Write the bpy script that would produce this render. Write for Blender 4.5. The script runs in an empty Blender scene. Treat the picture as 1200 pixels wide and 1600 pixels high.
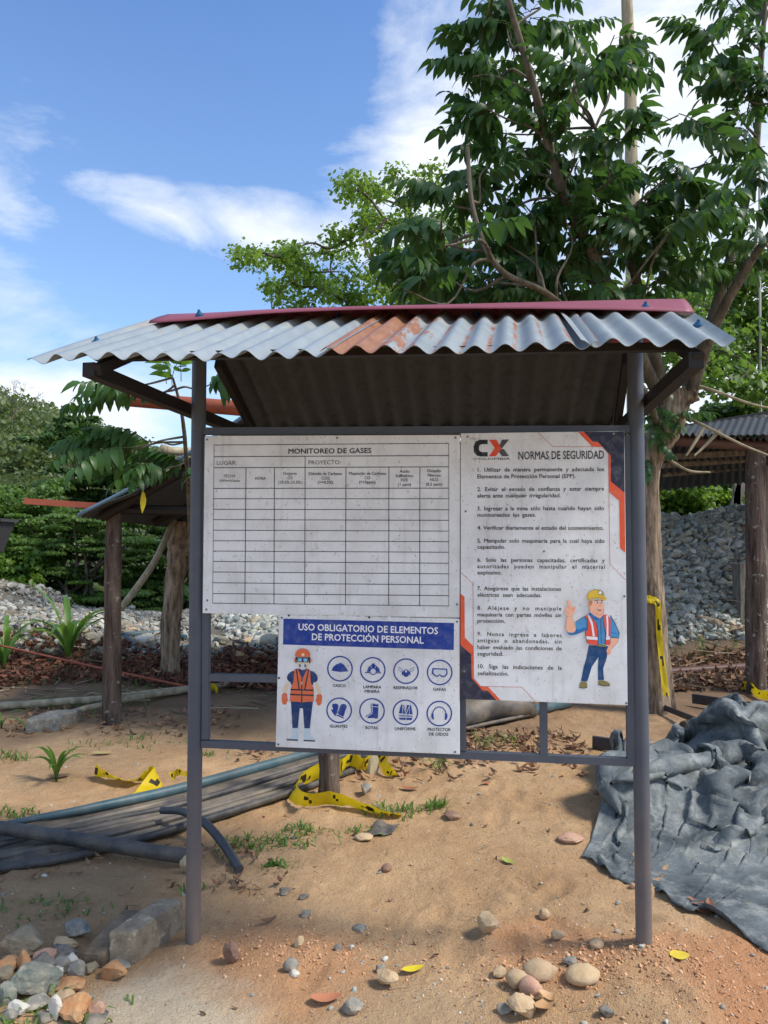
import bpy, math, random
import numpy as np
from math import radians, cos, sin, pi
from mathutils import Matrix, Vector

random.seed(7)
rng = np.random.default_rng(11)
scene = bpy.context.scene
COL = scene.collection

# ------------------------------------------------------------------ camera
PIT, ROL, YAW, F = radians(2.695), radians(.2776), radians(6.7085), 1152.0
CH, D = 1.51, 2.81
_cp, _sp, _cr, _sr = cos(PIT), sin(PIT), cos(ROL), sin(ROL)
_U0 = np.array([0, -_sp, _cp]); FW = np.array([0, _cp, _sp]); _R0 = np.array([1., 0, 0])
CR = _cr * _R0 + _sr * _U0; CU = -_sr * _R0 + _cr * _U0
CAMP = np.array([0, 0, CH])
cam = bpy.data.cameras.new('camera'); camo = bpy.data.objects.new('camera', cam); COL.objects.link(camo)
cam.sensor_fit = 'VERTICAL'; cam.sensor_height = 36; cam.lens = F / 1600 * 36
cam.clip_start = .05; cam.clip_end = 3000
M = Matrix(((CR[0], CU[0], -FW[0], 0), (CR[1], CU[1], -FW[1], 0), (CR[2], CU[2], -FW[2], CH), (0, 0, 0, 1)))
camo.matrix_world = M
scene.camera = camo

# ------------------------------------------------------------------ light
SUN_EL, SUN_AZ = radians(51), radians(107)          # azimuth from +Y towards +X
SUN_STR, SKY_STR, EXPO = 2.4, 0.15, 0.95
sund = bpy.data.lights.new('sun', 'SUN'); sund.energy = SUN_STR; sund.angle = radians(12.0); sund.color = (1, .93, .82)
suno = bpy.data.objects.new('sun', sund); COL.objects.link(suno)
sdir = Vector((sin(SUN_AZ) * cos(SUN_EL), cos(SUN_AZ) * cos(SUN_EL), sin(SUN_EL)))
suno.rotation_euler = sdir.to_track_quat('Z', 'Y').to_euler(); suno.location = (0, 0, 30)
scene.view_settings.view_transform = 'Standard'; scene.view_settings.look = 'None'
scene.view_settings.gamma = 1; scene.view_settings.exposure = EXPO
scene.view_settings.use_curve_mapping = False
try:
    scene.cycles.max_bounces = 8; scene.cycles.transparent_max_bounces = 4
except Exception: pass

def ray(x, y): return FW * F + CR * (x - 600) - CU * (y - 800)
UU = np.array([cos(YAW), -sin(YAW), 0]); NN = np.array([sin(YAW), cos(YAW), 0]); OO = np.array([0, D, 0.])
def bp(x, y, n=0.):                     # point on the plane of the notice stand, n metres behind it -> (u, z)
    d = ray(x, y); o = OO + NN * n
    P = CAMP + d * (((o - CAMP) @ NN) / (d @ NN)); return (P - OO) @ UU, P[2]
def W(u, n, z): return OO + UU * u + NN * n + np.array([0, 0, z])
def at(x, y, Y): d = ray(x, y); return CAMP + d * (Y / d[1])
def topx(P):
    d = np.asarray(P) - CAMP; k = F / (d @ FW); return 600 + k * (d @ CR), 800 - k * (d @ CU)

# ------------------------------------------------------------------ materials
def lin(c):
    return tuple((v / 12.92 if v <= .04045 else ((v + .055) / 1.055) ** 2.4) for v in (x / 255 for x in c))
class NT:
    def __init__(s, name):
        s.m = bpy.data.materials.new(name); s.m.use_nodes = True; s.t = s.m.node_tree; s.t.nodes.clear()
        s.out = s.n('ShaderNodeOutputMaterial'); s.b = s.n('ShaderNodeBsdfPrincipled'); s.l(s.b.outputs[0], s.out.inputs[0])
        s.b.inputs['Specular IOR Level'].default_value = .3
    def n(s, t, **k):
        x = s.t.nodes.new(t)
        for a, v in k.items(): setattr(x, a, v)
        return x
    def l(s, a, b): s.t.links.new(a, b)
    def co(s, kind='Object'): return s.n('ShaderNodeTexCoord').outputs[kind]
    def noise(s, scale, det=4, vec=None, rough=.55, dist=0):
        x = s.n('ShaderNodeTexNoise'); x.inputs['Scale'].default_value = scale; x.inputs['Detail'].default_value = det
        x.inputs['Roughness'].default_value = rough; x.inputs['Distortion'].default_value = dist
        if vec is not None: s.l(vec, x.inputs['Vector'])
        return x.outputs['Fac']
    def ramp(s, fac, stops):
        x = s.n('ShaderNodeValToRGB'); e = x.color_ramp.elements
        while len(e) < len(stops): e.new(.5)
        for q, (p, c) in zip(e, stops):
            q.position = p; q.color = (c[0], c[1], c[2], 1) if hasattr(c, '__len__') else (c, c, c, 1)
        s.l(fac, x.inputs[0]); return x.outputs[0]
    def mix(s, f, a, b, mode='MIX'):
        x = s.n('ShaderNodeMix', data_type='RGBA', blend_type=mode)
        for i, v in ((0, f), (6, a), (7, b)):
            if isinstance(v, (int, float)): x.inputs[i].default_value = v
            elif isinstance(v, tuple): x.inputs[i].default_value = (*v[:3], 1)
            else: s.l(v, x.inputs[i])
        return x.outputs[2]
    def math(s, op, a, b=0., clamp=False):
        x = s.n('ShaderNodeMath', operation=op); x.use_clamp = clamp
        for i, v in ((0, a), (1, b)):
            if isinstance(v, (int, float)): x.inputs[i].default_value = v
            else: s.l(v, x.inputs[i])
        return x.outputs[0]
    def map(s, vec, sc): 
        x = s.n('ShaderNodeMapping'); x.inputs['Scale'].default_value = sc; s.l(vec, x.inputs[0]); return x.outputs[0]
    def bump(s, h, st=.3, dist=.01):
        x = s.n('ShaderNodeBump'); x.inputs['Strength'].default_value = st; x.inputs['Distance'].default_value = dist
        s.l(h, x.inputs['Height']); s.l(x.outputs[0], s.b.inputs['Normal']); return x
    def col(s, c):
        if isinstance(c, tuple): s.b.inputs['Base Color'].default_value = (*c, 1)
        else: s.l(c, s.b.inputs['Base Color'])
        return s
    def set(s, rough=.6, metal=0., spec=.3):
        s.b.inputs['Roughness'].default_value = rough; s.b.inputs['Metallic'].default_value = metal
        s.b.inputs['Specular IOR Level'].default_value = spec; return s

def plain(name, c, rough=.6, spec=.3, metal=0, var=.12, scale=30):
    k = NT(name); c = tuple(c)
    f = k.noise(scale, 4, k.co())
    k.col(k.mix(f, tuple(v * (1 - var) for v in c), tuple(min(1, v * (1 + var)) for v in c))); k.set(rough, metal, spec)
    return k.m
def print_mat(name, c):                      # ink on a weathered board
    k = NT(name); f = k.noise(45, 5, k.co()); g = k.noise(9, 3, k.co())
    r = k.ramp(f, [(.45, 0.), (.8, .16)]); q = k.ramp(g, [(.5, 0.), (.8, .06)])
    a = k.mix(r, c, (.55, .55, .53)); k.col(k.mix(q, a, (.35, .34, .3))); k.set(.5, 0, .3); return k.m

def board_mat():
    k = NT('weathered_board'); v = k.co()
    base = lin((228, 233, 236))
    a = k.mix(k.ramp(k.noise(7, 6, v, .65), [(.42, 0.), (.72, .5)]), base, lin((176, 177, 172)))
    b = k.mix(k.ramp(k.noise(38, 4, v, .7), [(.6, 0.), (.72, .55)]), a, lin((140, 140, 130)))
    c = k.mix(k.ramp(k.noise(120, 2, v), [(.68, 0.), (.74, .7)]), b, lin((90, 88, 80)))
    st = k.map(v, (30, 30, 2.2))
    c = k.mix(k.ramp(k.noise(1.6, 4, st), [(.56, 0.), (.8, .35)]), c, lin((165, 166, 160)))
    k.col(c); k.set(.45, 0, .35); k.bump(k.noise(60, 3, v), .08, .002); return k.m

def steel_mat():
    k = NT('grey_painted_steel'); v = k.co()
    a = k.mix(k.noise(12, 5, v), lin((68, 75, 86)), lin((86, 93, 104)))
    sep = k.n('ShaderNodeSeparateXYZ'); k.l(k.co('Object'), sep.inputs[0])
    low = k.math('MULTIPLY', k.math('SUBTRACT', .75, sep.outputs[2], True), .8, True)
    dirt = k.math('MULTIPLY', low, k.noise(9, 5, v), True)
    a = k.mix(dirt, a, lin((172, 140, 105)))
    a = k.mix(k.ramp(k.noise(26, 6, k.map(v, (1, 1, .4)), .7), [(.66, 0.), (.74, .8)]), a, lin((120, 84, 60)))
    k.col(a); k.set(.5, .0, .4); k.bump(k.noise(90, 3, v), .15, .002); return k.m

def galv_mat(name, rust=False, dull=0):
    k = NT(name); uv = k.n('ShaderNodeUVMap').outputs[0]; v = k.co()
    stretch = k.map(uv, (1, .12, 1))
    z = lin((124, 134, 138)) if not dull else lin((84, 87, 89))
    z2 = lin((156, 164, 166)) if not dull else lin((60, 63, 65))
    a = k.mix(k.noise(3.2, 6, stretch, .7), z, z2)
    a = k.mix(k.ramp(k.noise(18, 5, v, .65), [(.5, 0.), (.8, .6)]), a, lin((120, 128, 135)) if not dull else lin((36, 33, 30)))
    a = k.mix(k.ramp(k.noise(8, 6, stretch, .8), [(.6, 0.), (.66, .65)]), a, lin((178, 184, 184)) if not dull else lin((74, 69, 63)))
    # end staining near the ridge
    sep = k.n('ShaderNodeSeparateXYZ'); k.l(uv, sep.inputs[0])
    if not dull:
        t = k.math('SUBTRACT', sep.outputs[1], .62)
        m = k.math('MULTIPLY', t, k.math('MULTIPLY', k.noise(6, 4, v), 3.2), True)
        a = k.mix(m, a, lin((176, 160, 128)))
        a = k.mix(k.ramp(k.noise(5, 5, k.map(uv, (2.2, .5, 1)), .75), [(.6, 0.), (.7, .8)]), a, lin((152, 140, 120)))
    if rust:
        # broad rust over the first few corrugations, thin rust streaks along the others
        s = k.math('SUBTRACT', 1., k.math('MULTIPLY', sep.outputs[0], 1.75), True)
        f = k.math('ADD', s, k.math('MULTIPLY', k.math('SUBTRACT', k.noise(5, 6, k.map(uv, (5, 1, 1)), .7), .5), 1.6))
        m = k.ramp(f, [(.46, 0.), (.56, 1.)])
        r = k.mix(k.noise(14, 6, k.map(uv, (5, 1, 1)), .7), lin((108, 66, 46)), lin((176, 128, 96)))
        a = k.mix(m, a, r)
        w = k.math('SINE', k.math('MULTIPLY', sep.outputs[0], 2 * pi * 10.2))
        st = k.math('MULTIPLY', k.ramp(w, [(.72, 0.), (1., 1.)]), k.ramp(k.noise(3, 5, k.map(uv, (9, 2.5, 1)), .7), [(.42, 0.), (.56, 1.)]))
        a = k.mix(st, a, lin((150, 92, 62)))
    k.col(a); k.set(.42 if not dull else .8, 0.08 if not dull else 0, .45 if not dull else .2)
    if dull == 0: k.l(k.ramp(k.noise(12, 4, v), [(.3, .3), (.8, .6)]), k.b.inputs['Roughness'])
    k.bump(k.noise(25, 4, v), .12, .004); return k.m

def leaf_mat(name, c1, c2, trans=.35, rough=.42):
    k = NT(name); oi = k.n('ShaderNodeObjectInfo')
    g = k.n('ShaderNodeNewGeometry')
    f = k.noise(2.3, 3, k.co('Object'))
    r = k.math('FRACT', k.math('ADD', k.math('ADD', oi.outputs['Random'], f), k.math('MULTIPLY', g.outputs['Random Per Island'], .8)))
    c = k.mix(r, c1, c2)
    k.col(c); k.set(rough, 0, .35)
    tr = k.n('ShaderNodeBsdfTranslucent'); k.l(k.mix(.35, c, tuple(min(1, x * y) for x, y in zip(c2, (2.6, 2.4, .8)))), tr.inputs[0])
    mx = k.n('ShaderNodeMixShader'); mx.inputs[0].default_value = trans
    k.l(k.b.outputs[0], mx.inputs[1]); k.l(tr.outputs[0], mx.inputs[2]); k.l(mx.outputs[0], k.out.inputs[0]); return k.m

def bark_mat(name, c1, c2, sc=9, spots=None, st=.9):
    k = NT(name); v = k.map(k.co(), (1, 1, .16)); f = k.noise(sc * 2.2, 6, v, .65, .4)
    a = k.mix(k.ramp(f, [(.35, 0.), (.65, 1.)]), c1, c2)
    if spots: a = k.mix(k.ramp(k.noise(16, 4, k.co()), [(.62, 0.), (.70, .55)]), a, spots)
    k.col(a); k.set(.85, 0, .15); k.bump(f, st, .03); return k.m

def stone_mat(name, ramp):
    k = NT(name); g = k.n('ShaderNodeNewGeometry'); oi = k.n('ShaderNodeObjectInfo')
    r = k.math('FRACT', k.math('ADD', g.outputs['Random Per Island'], oi.outputs['Random']))
    c = k.ramp(r, ramp); v = k.co()
    c = k.mix(k.ramp(k.noise(26, 6, v, .7), [(.3, .0), (.75, .55)]), c, lin((205, 204, 196)), 'SOFT_LIGHT')
    c = k.mix(k.ramp(k.noise(9, 4, v), [(.5, 0.), (.75, .45)]), c, lin((96, 88, 76)))
    k.col(c); k.set(.8, 0, .25); k.bump(k.noise(50, 5, v, .7), .35, .006); return k.m

def rock_mat(name, c1, c2, c3=None):
    k = NT(name); v = k.co()
    c = k.mix(k.ramp(k.noise(14, 6, v, .7), [(.35, 0.), (.68, 1.)]), c1, c2)
    if c3: c = k.mix(k.ramp(k.noise(22, 5, v, .6), [(.55, 0.), (.66, .9)]), c, c3)
    c = k.mix(k.ramp(k.noise(7, 5, v, .7), [(.38, .05), (.7, .55)]), c, lin((172, 150, 122)))
    k.col(c); k.set(.85, 0, .2); k.bump(k.noise(48, 6, v, .7), .6, .008); return k.m

# ------------------------------------------------------------------ objects
def tag(o, label=None, cat=None, group=None, kind=None):
    for a, b in (('label', label), ('category', cat), ('group', group), ('kind', kind)):
        if b: o[a] = b
    return o
def thing(name, label, cat, loc=(0, 0, 0), group=None):
    o = bpy.data.objects.new(name, None); COL.objects.link(o); o.location = tuple(loc); o.empty_display_size = .1
    return tag(o, label, cat, group)
WL = {}
def wloc(o):
    p = Vector((0, 0, 0))
    while o: p = p + o.location; o = o.parent
    return np.array(p)
def mesh(name, V, Fc, mats, smooth=False, mi=None, uv=None):
    m = bpy.data.meshes.new(name); m.from_pydata([tuple(v) for v in V] if not isinstance(V, np.ndarray) else V.tolist(), [], Fc if isinstance(Fc, list) else Fc.tolist())
    for q in (mats if isinstance(mats, (list, tuple)) else [mats]): m.materials.append(q)
    if mi is not None: m.polygons.foreach_set('material_index', mi)
    if smooth: m.polygons.foreach_set('use_smooth', [True] * len(m.polygons))
    if uv is not None:
        l = m.uv_layers.new(name='UVMap'); ix = np.empty(len(m.loops), int); m.loops.foreach_get('vertex_index', ix)
        l.data.foreach_set('uv', np.asarray(uv)[ix].ravel())
    m.update(); return m
def add(name, V, Fc, mats, parent=None, smooth=False, mi=None, uv=None, loc=None):
    """V in world coordinates; the object's origin is its parent's (a part) or loc"""
    V = np.asarray(V, float); base = wloc(parent) if parent else np.zeros(3)
    off = base if loc is None else np.asarray(loc, float)
    o = bpy.data.objects.new(name, mesh(name, V - off, Fc, mats, smooth, mi, uv)); COL.objects.link(o)
    if parent: o.parent = parent
    o.location = tuple(off - base) if loc is not None else (0, 0, 0)
    return o
def smoothby(o, ang=40):
    me = o.data; me.polygons.foreach_set('use_smooth', [True] * len(me.polygons)); me.set_sharp_from_angle(angle=radians(ang)); return o

class B:
    """collects shapes into one mesh"""
    def __init__(s): s.V = []; s.F = []; s.n = 0; s.mi = []; s.UV = []
    def put(s, V, Fc, mi=0, uv=None):
        V = np.asarray(V, float); s.V.append(V); s.F += [tuple(i + s.n for i in f) for f in Fc]; s.mi += [mi] * len(Fc); s.n += len(V)
        s.UV.append(np.asarray(uv, float) if uv is not None else np.zeros((len(V), 2))); return s
    def box(s, c, ax, ay, az, mi=0):        # centre and three half vectors
        c, ax, ay, az = (np.asarray(q, float) for q in (c, ax, ay, az))
        V = [c + i * ax + j * ay + k * az for k in (-1, 1) for j in (-1, 1) for i in (-1, 1)]
        return s.put(V, [(0, 2, 3, 1), (4, 5, 7, 6), (0, 1, 5, 4), (2, 6, 7, 3), (0, 4, 6, 2), (1, 3, 7, 5)], mi)
    def bar(s, a, b, w, h, up=(0, 0, 1), mi=0):
        a, b = np.asarray(a, float), np.asarray(b, float); d = b - a; L = np.linalg.norm(d); x = d / L
        y = np.cross(up, x); y /= np.linalg.norm(y); z = np.cross(x, y)
        return s.box((a + b) / 2, d / 2, y * w / 2, z * h / 2, mi)
    def tube(s, pts, rad, seg=10, cap=True, mi=0, wob=0, seed=0):
        P = np.asarray(pts, float); n = len(P); rad = np.broadcast_to(np.asarray(rad, float), (n,))
        T = np.gradient(P, axis=0); T /= np.linalg.norm(T, axis=1)[:, None] + 1e-9
        ref = np.array([0, 0, 1.]) if abs(T[0][2]) < .9 else np.array([1., 0, 0])
        V = []; x = np.cross(ref, T[0]); x /= np.linalg.norm(x)
        rg = np.random.default_rng(seed); ph = rg.random(3) * 6; uv = []
        for i in range(n):
            x = x - T[i] * (x @ T[i]); x /= np.linalg.norm(x); y = np.cross(T[i], x)
            for k in range(seg):
                a = 2 * pi * k / seg
                r = rad[i] * (1 + wob * (sin(2 * a + ph[0] + i * .7) * .5 + sin(3 * a + ph[1] - i * .9) * .4 + .5 * sin(5 * a + ph[2] + i * 1.7)))
                V.append(P[i] + (x * cos(a) + y * sin(a)) * r); uv.append((k / seg, i / n))
        Fc = [(i * seg + k, i * seg + (k + 1) % seg, (i + 1) * seg + (k + 1) % seg, (i + 1) * seg + k) for i in range(n - 1) for k in range(seg)]
        if cap: Fc += [tuple(range(seg))[::-1], tuple((n - 1) * seg + k for k in range(seg))]
        return s.put(V, Fc, mi, uv)
    def build(s, name, mats, parent=None, smooth=False, loc=None, sharp=None, uv=False):
        o = add(name, np.concatenate(s.V), s.F, mats, parent, smooth, s.mi if max(s.mi) else None, np.concatenate(s.UV) if uv else None, loc)
        if sharp: smoothby(o, sharp)
        return o
def spline(pts, n=8):
    P = [np.asarray(p, float) for p in pts]; P = [2 * P[0] - P[1]] + P + [2 * P[-1] - P[-2]]; out = []
    for i in range(1, len(P) - 2):
        for k in range(n):
            t = k / n; a, b, c, d = P[i - 1], P[i], P[i + 1], P[i + 2]
            out.append(.5 * (2 * b + (c - a) * t + (2 * a - 5 * b + 4 * c - d) * t * t + (3 * b - a - 3 * c + d) * t ** 3))
    out.append(P[-2]); return np.array(out)

# value noise on arrays
def _h(i, j, s):
    n = (i.astype(np.int64) * 374761393 + j.astype(np.int64) * 668265263 + s * 974634777) & 0x7fffffff
    n = ((n ^ (n >> 13)) * 1274126177) & 0x7fffffff
    return ((n ^ (n >> 16)) & 0xffff) / 65535.
def vn(x, y, s=0):
    x = np.asarray(x, float); y = np.asarray(y, float)
    i = np.floor(x).astype(np.int64); j = np.floor(y).astype(np.int64); f = x - i; g = y - j; f = f * f * (3 - 2 * f); g = g * g * (3 - 2 * g)
    return (_h(i, j, s) * (1 - f) + _h(i + 1, j, s) * f) * (1 - g) + (_h(i, j + 1, s) * (1 - f) + _h(i + 1, j + 1, s) * f) * g
def fbm(x, y, oct=4, s=0):
    v = 0; a = .5
    for k in range(oct): v = v + a * (vn(x * 2 ** k, y * 2 ** k, s + k * 17) - .5); a *= .5
    return v
def sst(x, a, b): t = np.clip((x - a) / (b - a), 0, 1); return t * t * (3 - 2 * t)

# ------------------------------------------------------------------ terrain
PLX, PLY = W(-.7345, 0, 0)[:2]; PRX, PRY = W(.948, 0, 0)[:2]
_dr = np.random.default_rng(91); _DT = [(_dr.uniform(-1.3, 1.5), _dr.uniform(2.4, 5.6), _dr.uniform(.6, 2.4)) for _ in range(46)]
def gz(x, y, fine=True):
    x = np.asarray(x, float); y = np.asarray(y, float)
    z = .05 * fbm(x * .5, y * .5, 3, 3)
    z = z + .085 * np.exp(-(((x - PRX - .05) / .55) ** 2 + ((y - PRY) / .5) ** 2))
    z = z + .05 * np.exp(-(((x - 2.0) / 1.2) ** 2 + ((y - 4.2) / 1.2) ** 2))
    z = z - .02 * np.exp(-(((x - PLX) / .5) ** 2 + ((y - PLY) / .5) ** 2))
    yy = y + .5 * fbm(x * .4, y * .4, 2, 9) * 2
    berm = sst(yy, 8.3, 10.4 + .9 * sst(x, 1.8, 3.6))
    hgt = .44 + (.55 + .6 * sst(-x, -1.5, 0)) * fbm(x * .75, y * .55, 3, 5) + .22 * sst(-x, 3.5, 6.) + 1.42 * sst(x, 1.8, 3.6) - .14 * np.exp(-((x + 2.9) / .9) ** 2)
    z = z + berm * hgt + .10 * sst(yy, 7.0, 8.6) * sst(x, 1.5, 3)
    z = z - .9 * sst(y, 13, 22) * (1 - .2 * sst(x, 1, 4))
    near = np.exp(-np.maximum(0, y - 7) / 2) * np.exp(-np.maximum(0, np.abs(x) - 4) / 2)
    if fine:
        z = z + near * (.040 * fbm(x * 3.3, y * 3.3, 4, 21) + .016 * fbm(x * 20, y * 20, 3, 31))
        cl = np.clip(vn(x * 13, y * 13, 77) - .62, 0, 1) * vn(x * 1.7, y * 1.7, 78)
        z = z + near * .05 * cl
        for q in range(46):
            a = _DT[q]; c_, s_ = cos(a[2]), sin(a[2]); X_, Y_ = x - a[0], y - a[1]; r = ((X_ * c_ + Y_ * s_) / .12) ** 2 + ((Y_ * c_ - X_ * s_) / .05) ** 2
            z = z - .014 * np.exp(-r * r) + .006 * np.exp(-((r - 2.2) / .8) ** 2)
        for bx, by in ((PLX, PLY), (PRX, PRY)): z = z + .028 * np.exp(-(((x - bx) ** 2 + (y - by) ** 2) / .075 ** 2))
    return z
def g(x, y): return float(gz(np.array([x]), np.array([y]))[0])
def gp(px, py, dz=0.):                     # where a line of sight through (px, py) meets the ground
    d = ray(px, py) / F; t = np.concatenate([np.arange(1.5, 14, .01), np.arange(14, 80, .1)])
    P = CAMP[None] + t[:, None] * d[None]; hit = np.nonzero(P[:, 2] < gz(P[:, 0], P[:, 1]))[0]
    P = P[hit[0]] if len(hit) else P[-1]; return np.array([P[0], P[1], g(P[0], P[1])])
def axis(lo, hi, a, b, step):
    mid = np.arange(a, b, step); out = [mid]
    s = step; v = a; left = []
    while v > lo: s *= 1.13; v -= s; left.append(v)
    s = step; v = b; right = []
    while v < hi: right.append(v); s *= 1.13; v += s
    return np.concatenate([left[::-1], mid, right])
xs = axis(-400, 400, -2.6, 2.6, .020); ys = axis(-60, 600, 2.1, 6.6, .022)
GX, GY = np.meshgrid(xs, ys); GZ = gz(GX, GY)
nx, ny = len(xs), len(ys)
ii = (np.arange(ny - 1)[:, None] * nx + np.arange(nx - 1)[None]).ravel()
GF = np.stack([ii, ii + 1, ii + 1 + nx, ii + nx], 1)
def ground_mat():
    k = NT('sandy_earth'); v = k.co()
    sep = k.n('ShaderNodeSeparateXYZ'); k.l(v, sep.inputs[0]); X, Y = sep.outputs[0], sep.outputs[1]
    a = k.mix(k.ramp(k.noise(1.1, 6, v, .6), [(.35, 0.), (.65, 1.)]), lin((180, 144, 106)), lin((206, 172, 132)))
    a = k.mix(k.ramp(k.noise(8, 6, v, .7), [(.45, 0.), (.72, .6)]), a, lin((164, 132, 98)))
    def blob(cx, cy, r, soft=.45, ns=2.2):
        d = k.n('ShaderNodeVectorMath', operation='DISTANCE'); k.l(v, d.inputs[0]); d.inputs[1].default_value = (cx, cy, 0)
        q = k.math('ADD', k.math('DIVIDE', d.outputs['Value'], r), k.math('MULTIPLY', k.math('SUBTRACT', k.noise(ns, 5, v, .65), .5), 1.5))
        return k.ramp(q, [(1 - soft, 1.), (1., 0.)])
    for cx, cy, r, c, m in ((1.35, 2.5, .55, (192, 132, 92), .7), (-.35, 2.75, .42, (198, 148, 108), .65), (.6, 2.75, .3, (200, 148, 108), .6),
                            (-.7, 2.4, .4, (206, 192, 166), .8), (.1, 2.35, .35, (184, 158, 126), .6)):
        a = k.mix(k.math('MULTIPLY', blob(cx, cy, r), m), a, lin(c))
    # darker, litter stained soil further back
    back = k.ramp(k.math('ADD', k.math('MULTIPLY', Y, .1), k.math('MULTIPLY', k.math('SUBTRACT', k.noise(.9, 5, v), .5), .5)), [(.56, 0.), (.74, 1.)])
    a = k.mix(k.math('MULTIPLY', back, .85), a, lin((112, 92, 76)))
    lf = blob(-1.75, 3.35, 1.0, .5, 1.6)  # shelter roof's shadow at the left, painted into the soil colour
    a = k.mix(k.math('MULTIPLY', lf, .5), a, lin((138, 112, 84)))
    a = k.mix(k.ramp(k.noise(70, 3, v, .8), [(.60, 0.), (.68, .55)]), a, lin((112, 88, 68)))
    a = k.mix(k.ramp(k.noise(95, 2, v, .8), [(.66, 0.), (.71, .55)]), a, lin((222, 204, 178)))
    gv = k.ramp(k.math('MULTIPLY', Y, .1), [(.88, 0.), (.95, 1.)]); a = k.mix(k.math('MULTIPLY', gv, .8), a, lin((112, 112, 104)))
    far = k.ramp(k.math('MULTIPLY', Y, .05), [(.62, 0.), (.72, 1.)])
    a = k.mix(far, a, lin((70, 84, 42)))
    k.col(a); k.set(.93, 0, .12)
    h = k.math('ADD', k.noise(34, 6, v, .7), k.math('MULTIPLY', k.noise(150, 3, v, .7), .45)); k.bump(h, 1., .022); return k.m
MG = ground_mat()
tag(add('ground', np.stack([GX.ravel(), GY.ravel(), GZ.ravel()], 1), GF, MG, smooth=True), 'sandy ochre earth yard with grit, clods and painted roof shade', kind='structure')

# ------------------------------------------------------------------ world
def make_world():
    w = bpy.data.worlds.new('World'); scene.world = w; w.use_nodes = True; t = w.node_tree; t.nodes.clear()
    k = NT.__new__(NT); k.t = t
    out = k.n('ShaderNodeOutputWorld'); bg = k.n('ShaderNodeBackground'); k.l(bg.outputs[0], out.inputs[0]); bg.inputs[1].default_value = SKY_STR
    sky = k.n('ShaderNodeTexSky', sky_type='NISHITA'); sky.sun_disc = False; sky.sun_elevation = SUN_EL; sky.sun_rotation = SUN_AZ
    sky.air_density = 1.25; sky.dust_density = .6; sky.ozone_density = 2.2; sky.altitude = 300
    v = k.co('Generated')
    nv = k.n('ShaderNodeVectorMath', operation='NORMALIZE'); k.l(v, nv.inputs[0]); v = nv.outputs[0]
    n1 = k.noise(3.2, 9, k.map(v, (1, 1, 2.6)), .62, .5); n2 = k.noise(9, 6, k.map(v, (1, 1, 2.2)), .6, .3)
    def blob(px, py, rx, ry, soft=1., rot=0):
        d = ray(px, py); d = d / np.linalg.norm(d)
        rt = np.cross(d, [0, 0, 1]); rt /= np.linalg.norm(rt); up = np.cross(rt, d)
        c, s = cos(radians(rot)), sin(radians(rot)); a_ = rt * c + up * s; b_ = -rt * s + up * c
        def comp(ax, r):
            q = k.n('ShaderNodeVectorMath', operation='DOT_PRODUCT'); k.l(v, q.inputs[0]); q.inputs[1].default_value = tuple(ax)
            m = k.math('DIVIDE', q.outputs['Value'], r / F); return k.math('MULTIPLY', m, m)
        q = k.n('ShaderNodeVectorMath', operation='DOT_PRODUCT'); k.l(v, q.inputs[0]); q.inputs[1].default_value = tuple(d)
        fr = k.math('GREATER_THAN', q.outputs['Value'], 0)
        r2 = k.math('ADD', comp(a_, rx), comp(b_, ry)); e = k.math('SUBTRACT', 1., k.math('SQRT', r2), True)
        return k.math('MULTIPLY', e, fr)
    dens = None
    for px, py, rx, ry, st, rot in ((260, 335, 190, 52, .85, -10), (450, 362, 260, 72, 1.0, -4), (170, 300, 120, 30, .5, 15), (110, 640, 230, 85, 1.9, 0), (-20, 300, 130, 70, .8, -20), (690, 260, 260, 190, 1.2, 30),
                                (1000, 120, 420, 330, 1.3, 0), (1080, 560, 520, 260, 1.5, 0), (1450, 300, 500, 600, 1.2, 0), (300, 60, 700, 90, .22, 12), (-250, 480, 330, 260, .8, 0), (30, 210, 200, 260, .25, 0), (160, 590, 420, 120, .5, 0)):
        q = k.math('MULTIPLY', blob(px, py, rx, ry, 1, rot), st); dens = q if dens is None else k.math('MAXIMUM', dens, q)
    # scattered clouds over the unseen sky, thickened there as fill light for the boards
    gen = k.ramp(k.noise(1.7, 4, k.map(v, (1, 1, 2))), [(.42, 0.), (.62, .9)])
    sepv = k.n('ShaderNodeSeparateXYZ'); k.l(v, sepv.inputs[0]); beh = k.math('GREATER_THAN', .25, sepv.outputs[1])
    dens = k.math('MAXIMUM', dens, k.math('MULTIPLY', gen, beh))
    nn = k.math('ADD', k.math('MULTIPLY', n1, .68), k.math('MULTIPLY', n2, .32))
    f = k.math('ADD', dens, k.math('MULTIPLY', k.math('SUBTRACT', nn, .5), 3.1))
    f = k.math('MULTIPLY', f, k.math('MULTIPLY', dens, 4., True))
    cl = k.ramp(f, [(.15, 0.), (1., .92)])
    shade = k.ramp(k.noise(5, 6, k.map(v, (1, 1, 2.4)), .6), [(.32, (3.1, 3.35, 3.7)), (.60, (4.1, 4.2, 4.3))])
    hz = k.ramp(sepv.outputs[2], [(0., .38), (.25, .16), (.6, 0.)])
    base = k.mix(1., sky.outputs[0], (.485, .60, .76), 'MULTIPLY')
    base = k.mix(hz, base, (2.8, 3.65, 4.5))
    k.l(k.mix(cl, base, shade), bg.inputs[0])
make_world()

# ------------------------------------------------------------------ notice shelter
M_STEEL = steel_mat(); M_DARK = plain('dark_brown_steel', lin((38, 35, 34)), .6, .3, var=.3)
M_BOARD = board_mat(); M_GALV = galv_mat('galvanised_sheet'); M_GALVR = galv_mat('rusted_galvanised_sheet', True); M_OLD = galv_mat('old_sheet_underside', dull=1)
M_SCREWBLUE = plain('blue_rubber_washer', lin((40, 92, 130)), .5); M_ZINC = plain('zinc_screw', lin((120, 122, 125)), .35, .5, .6)

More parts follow.
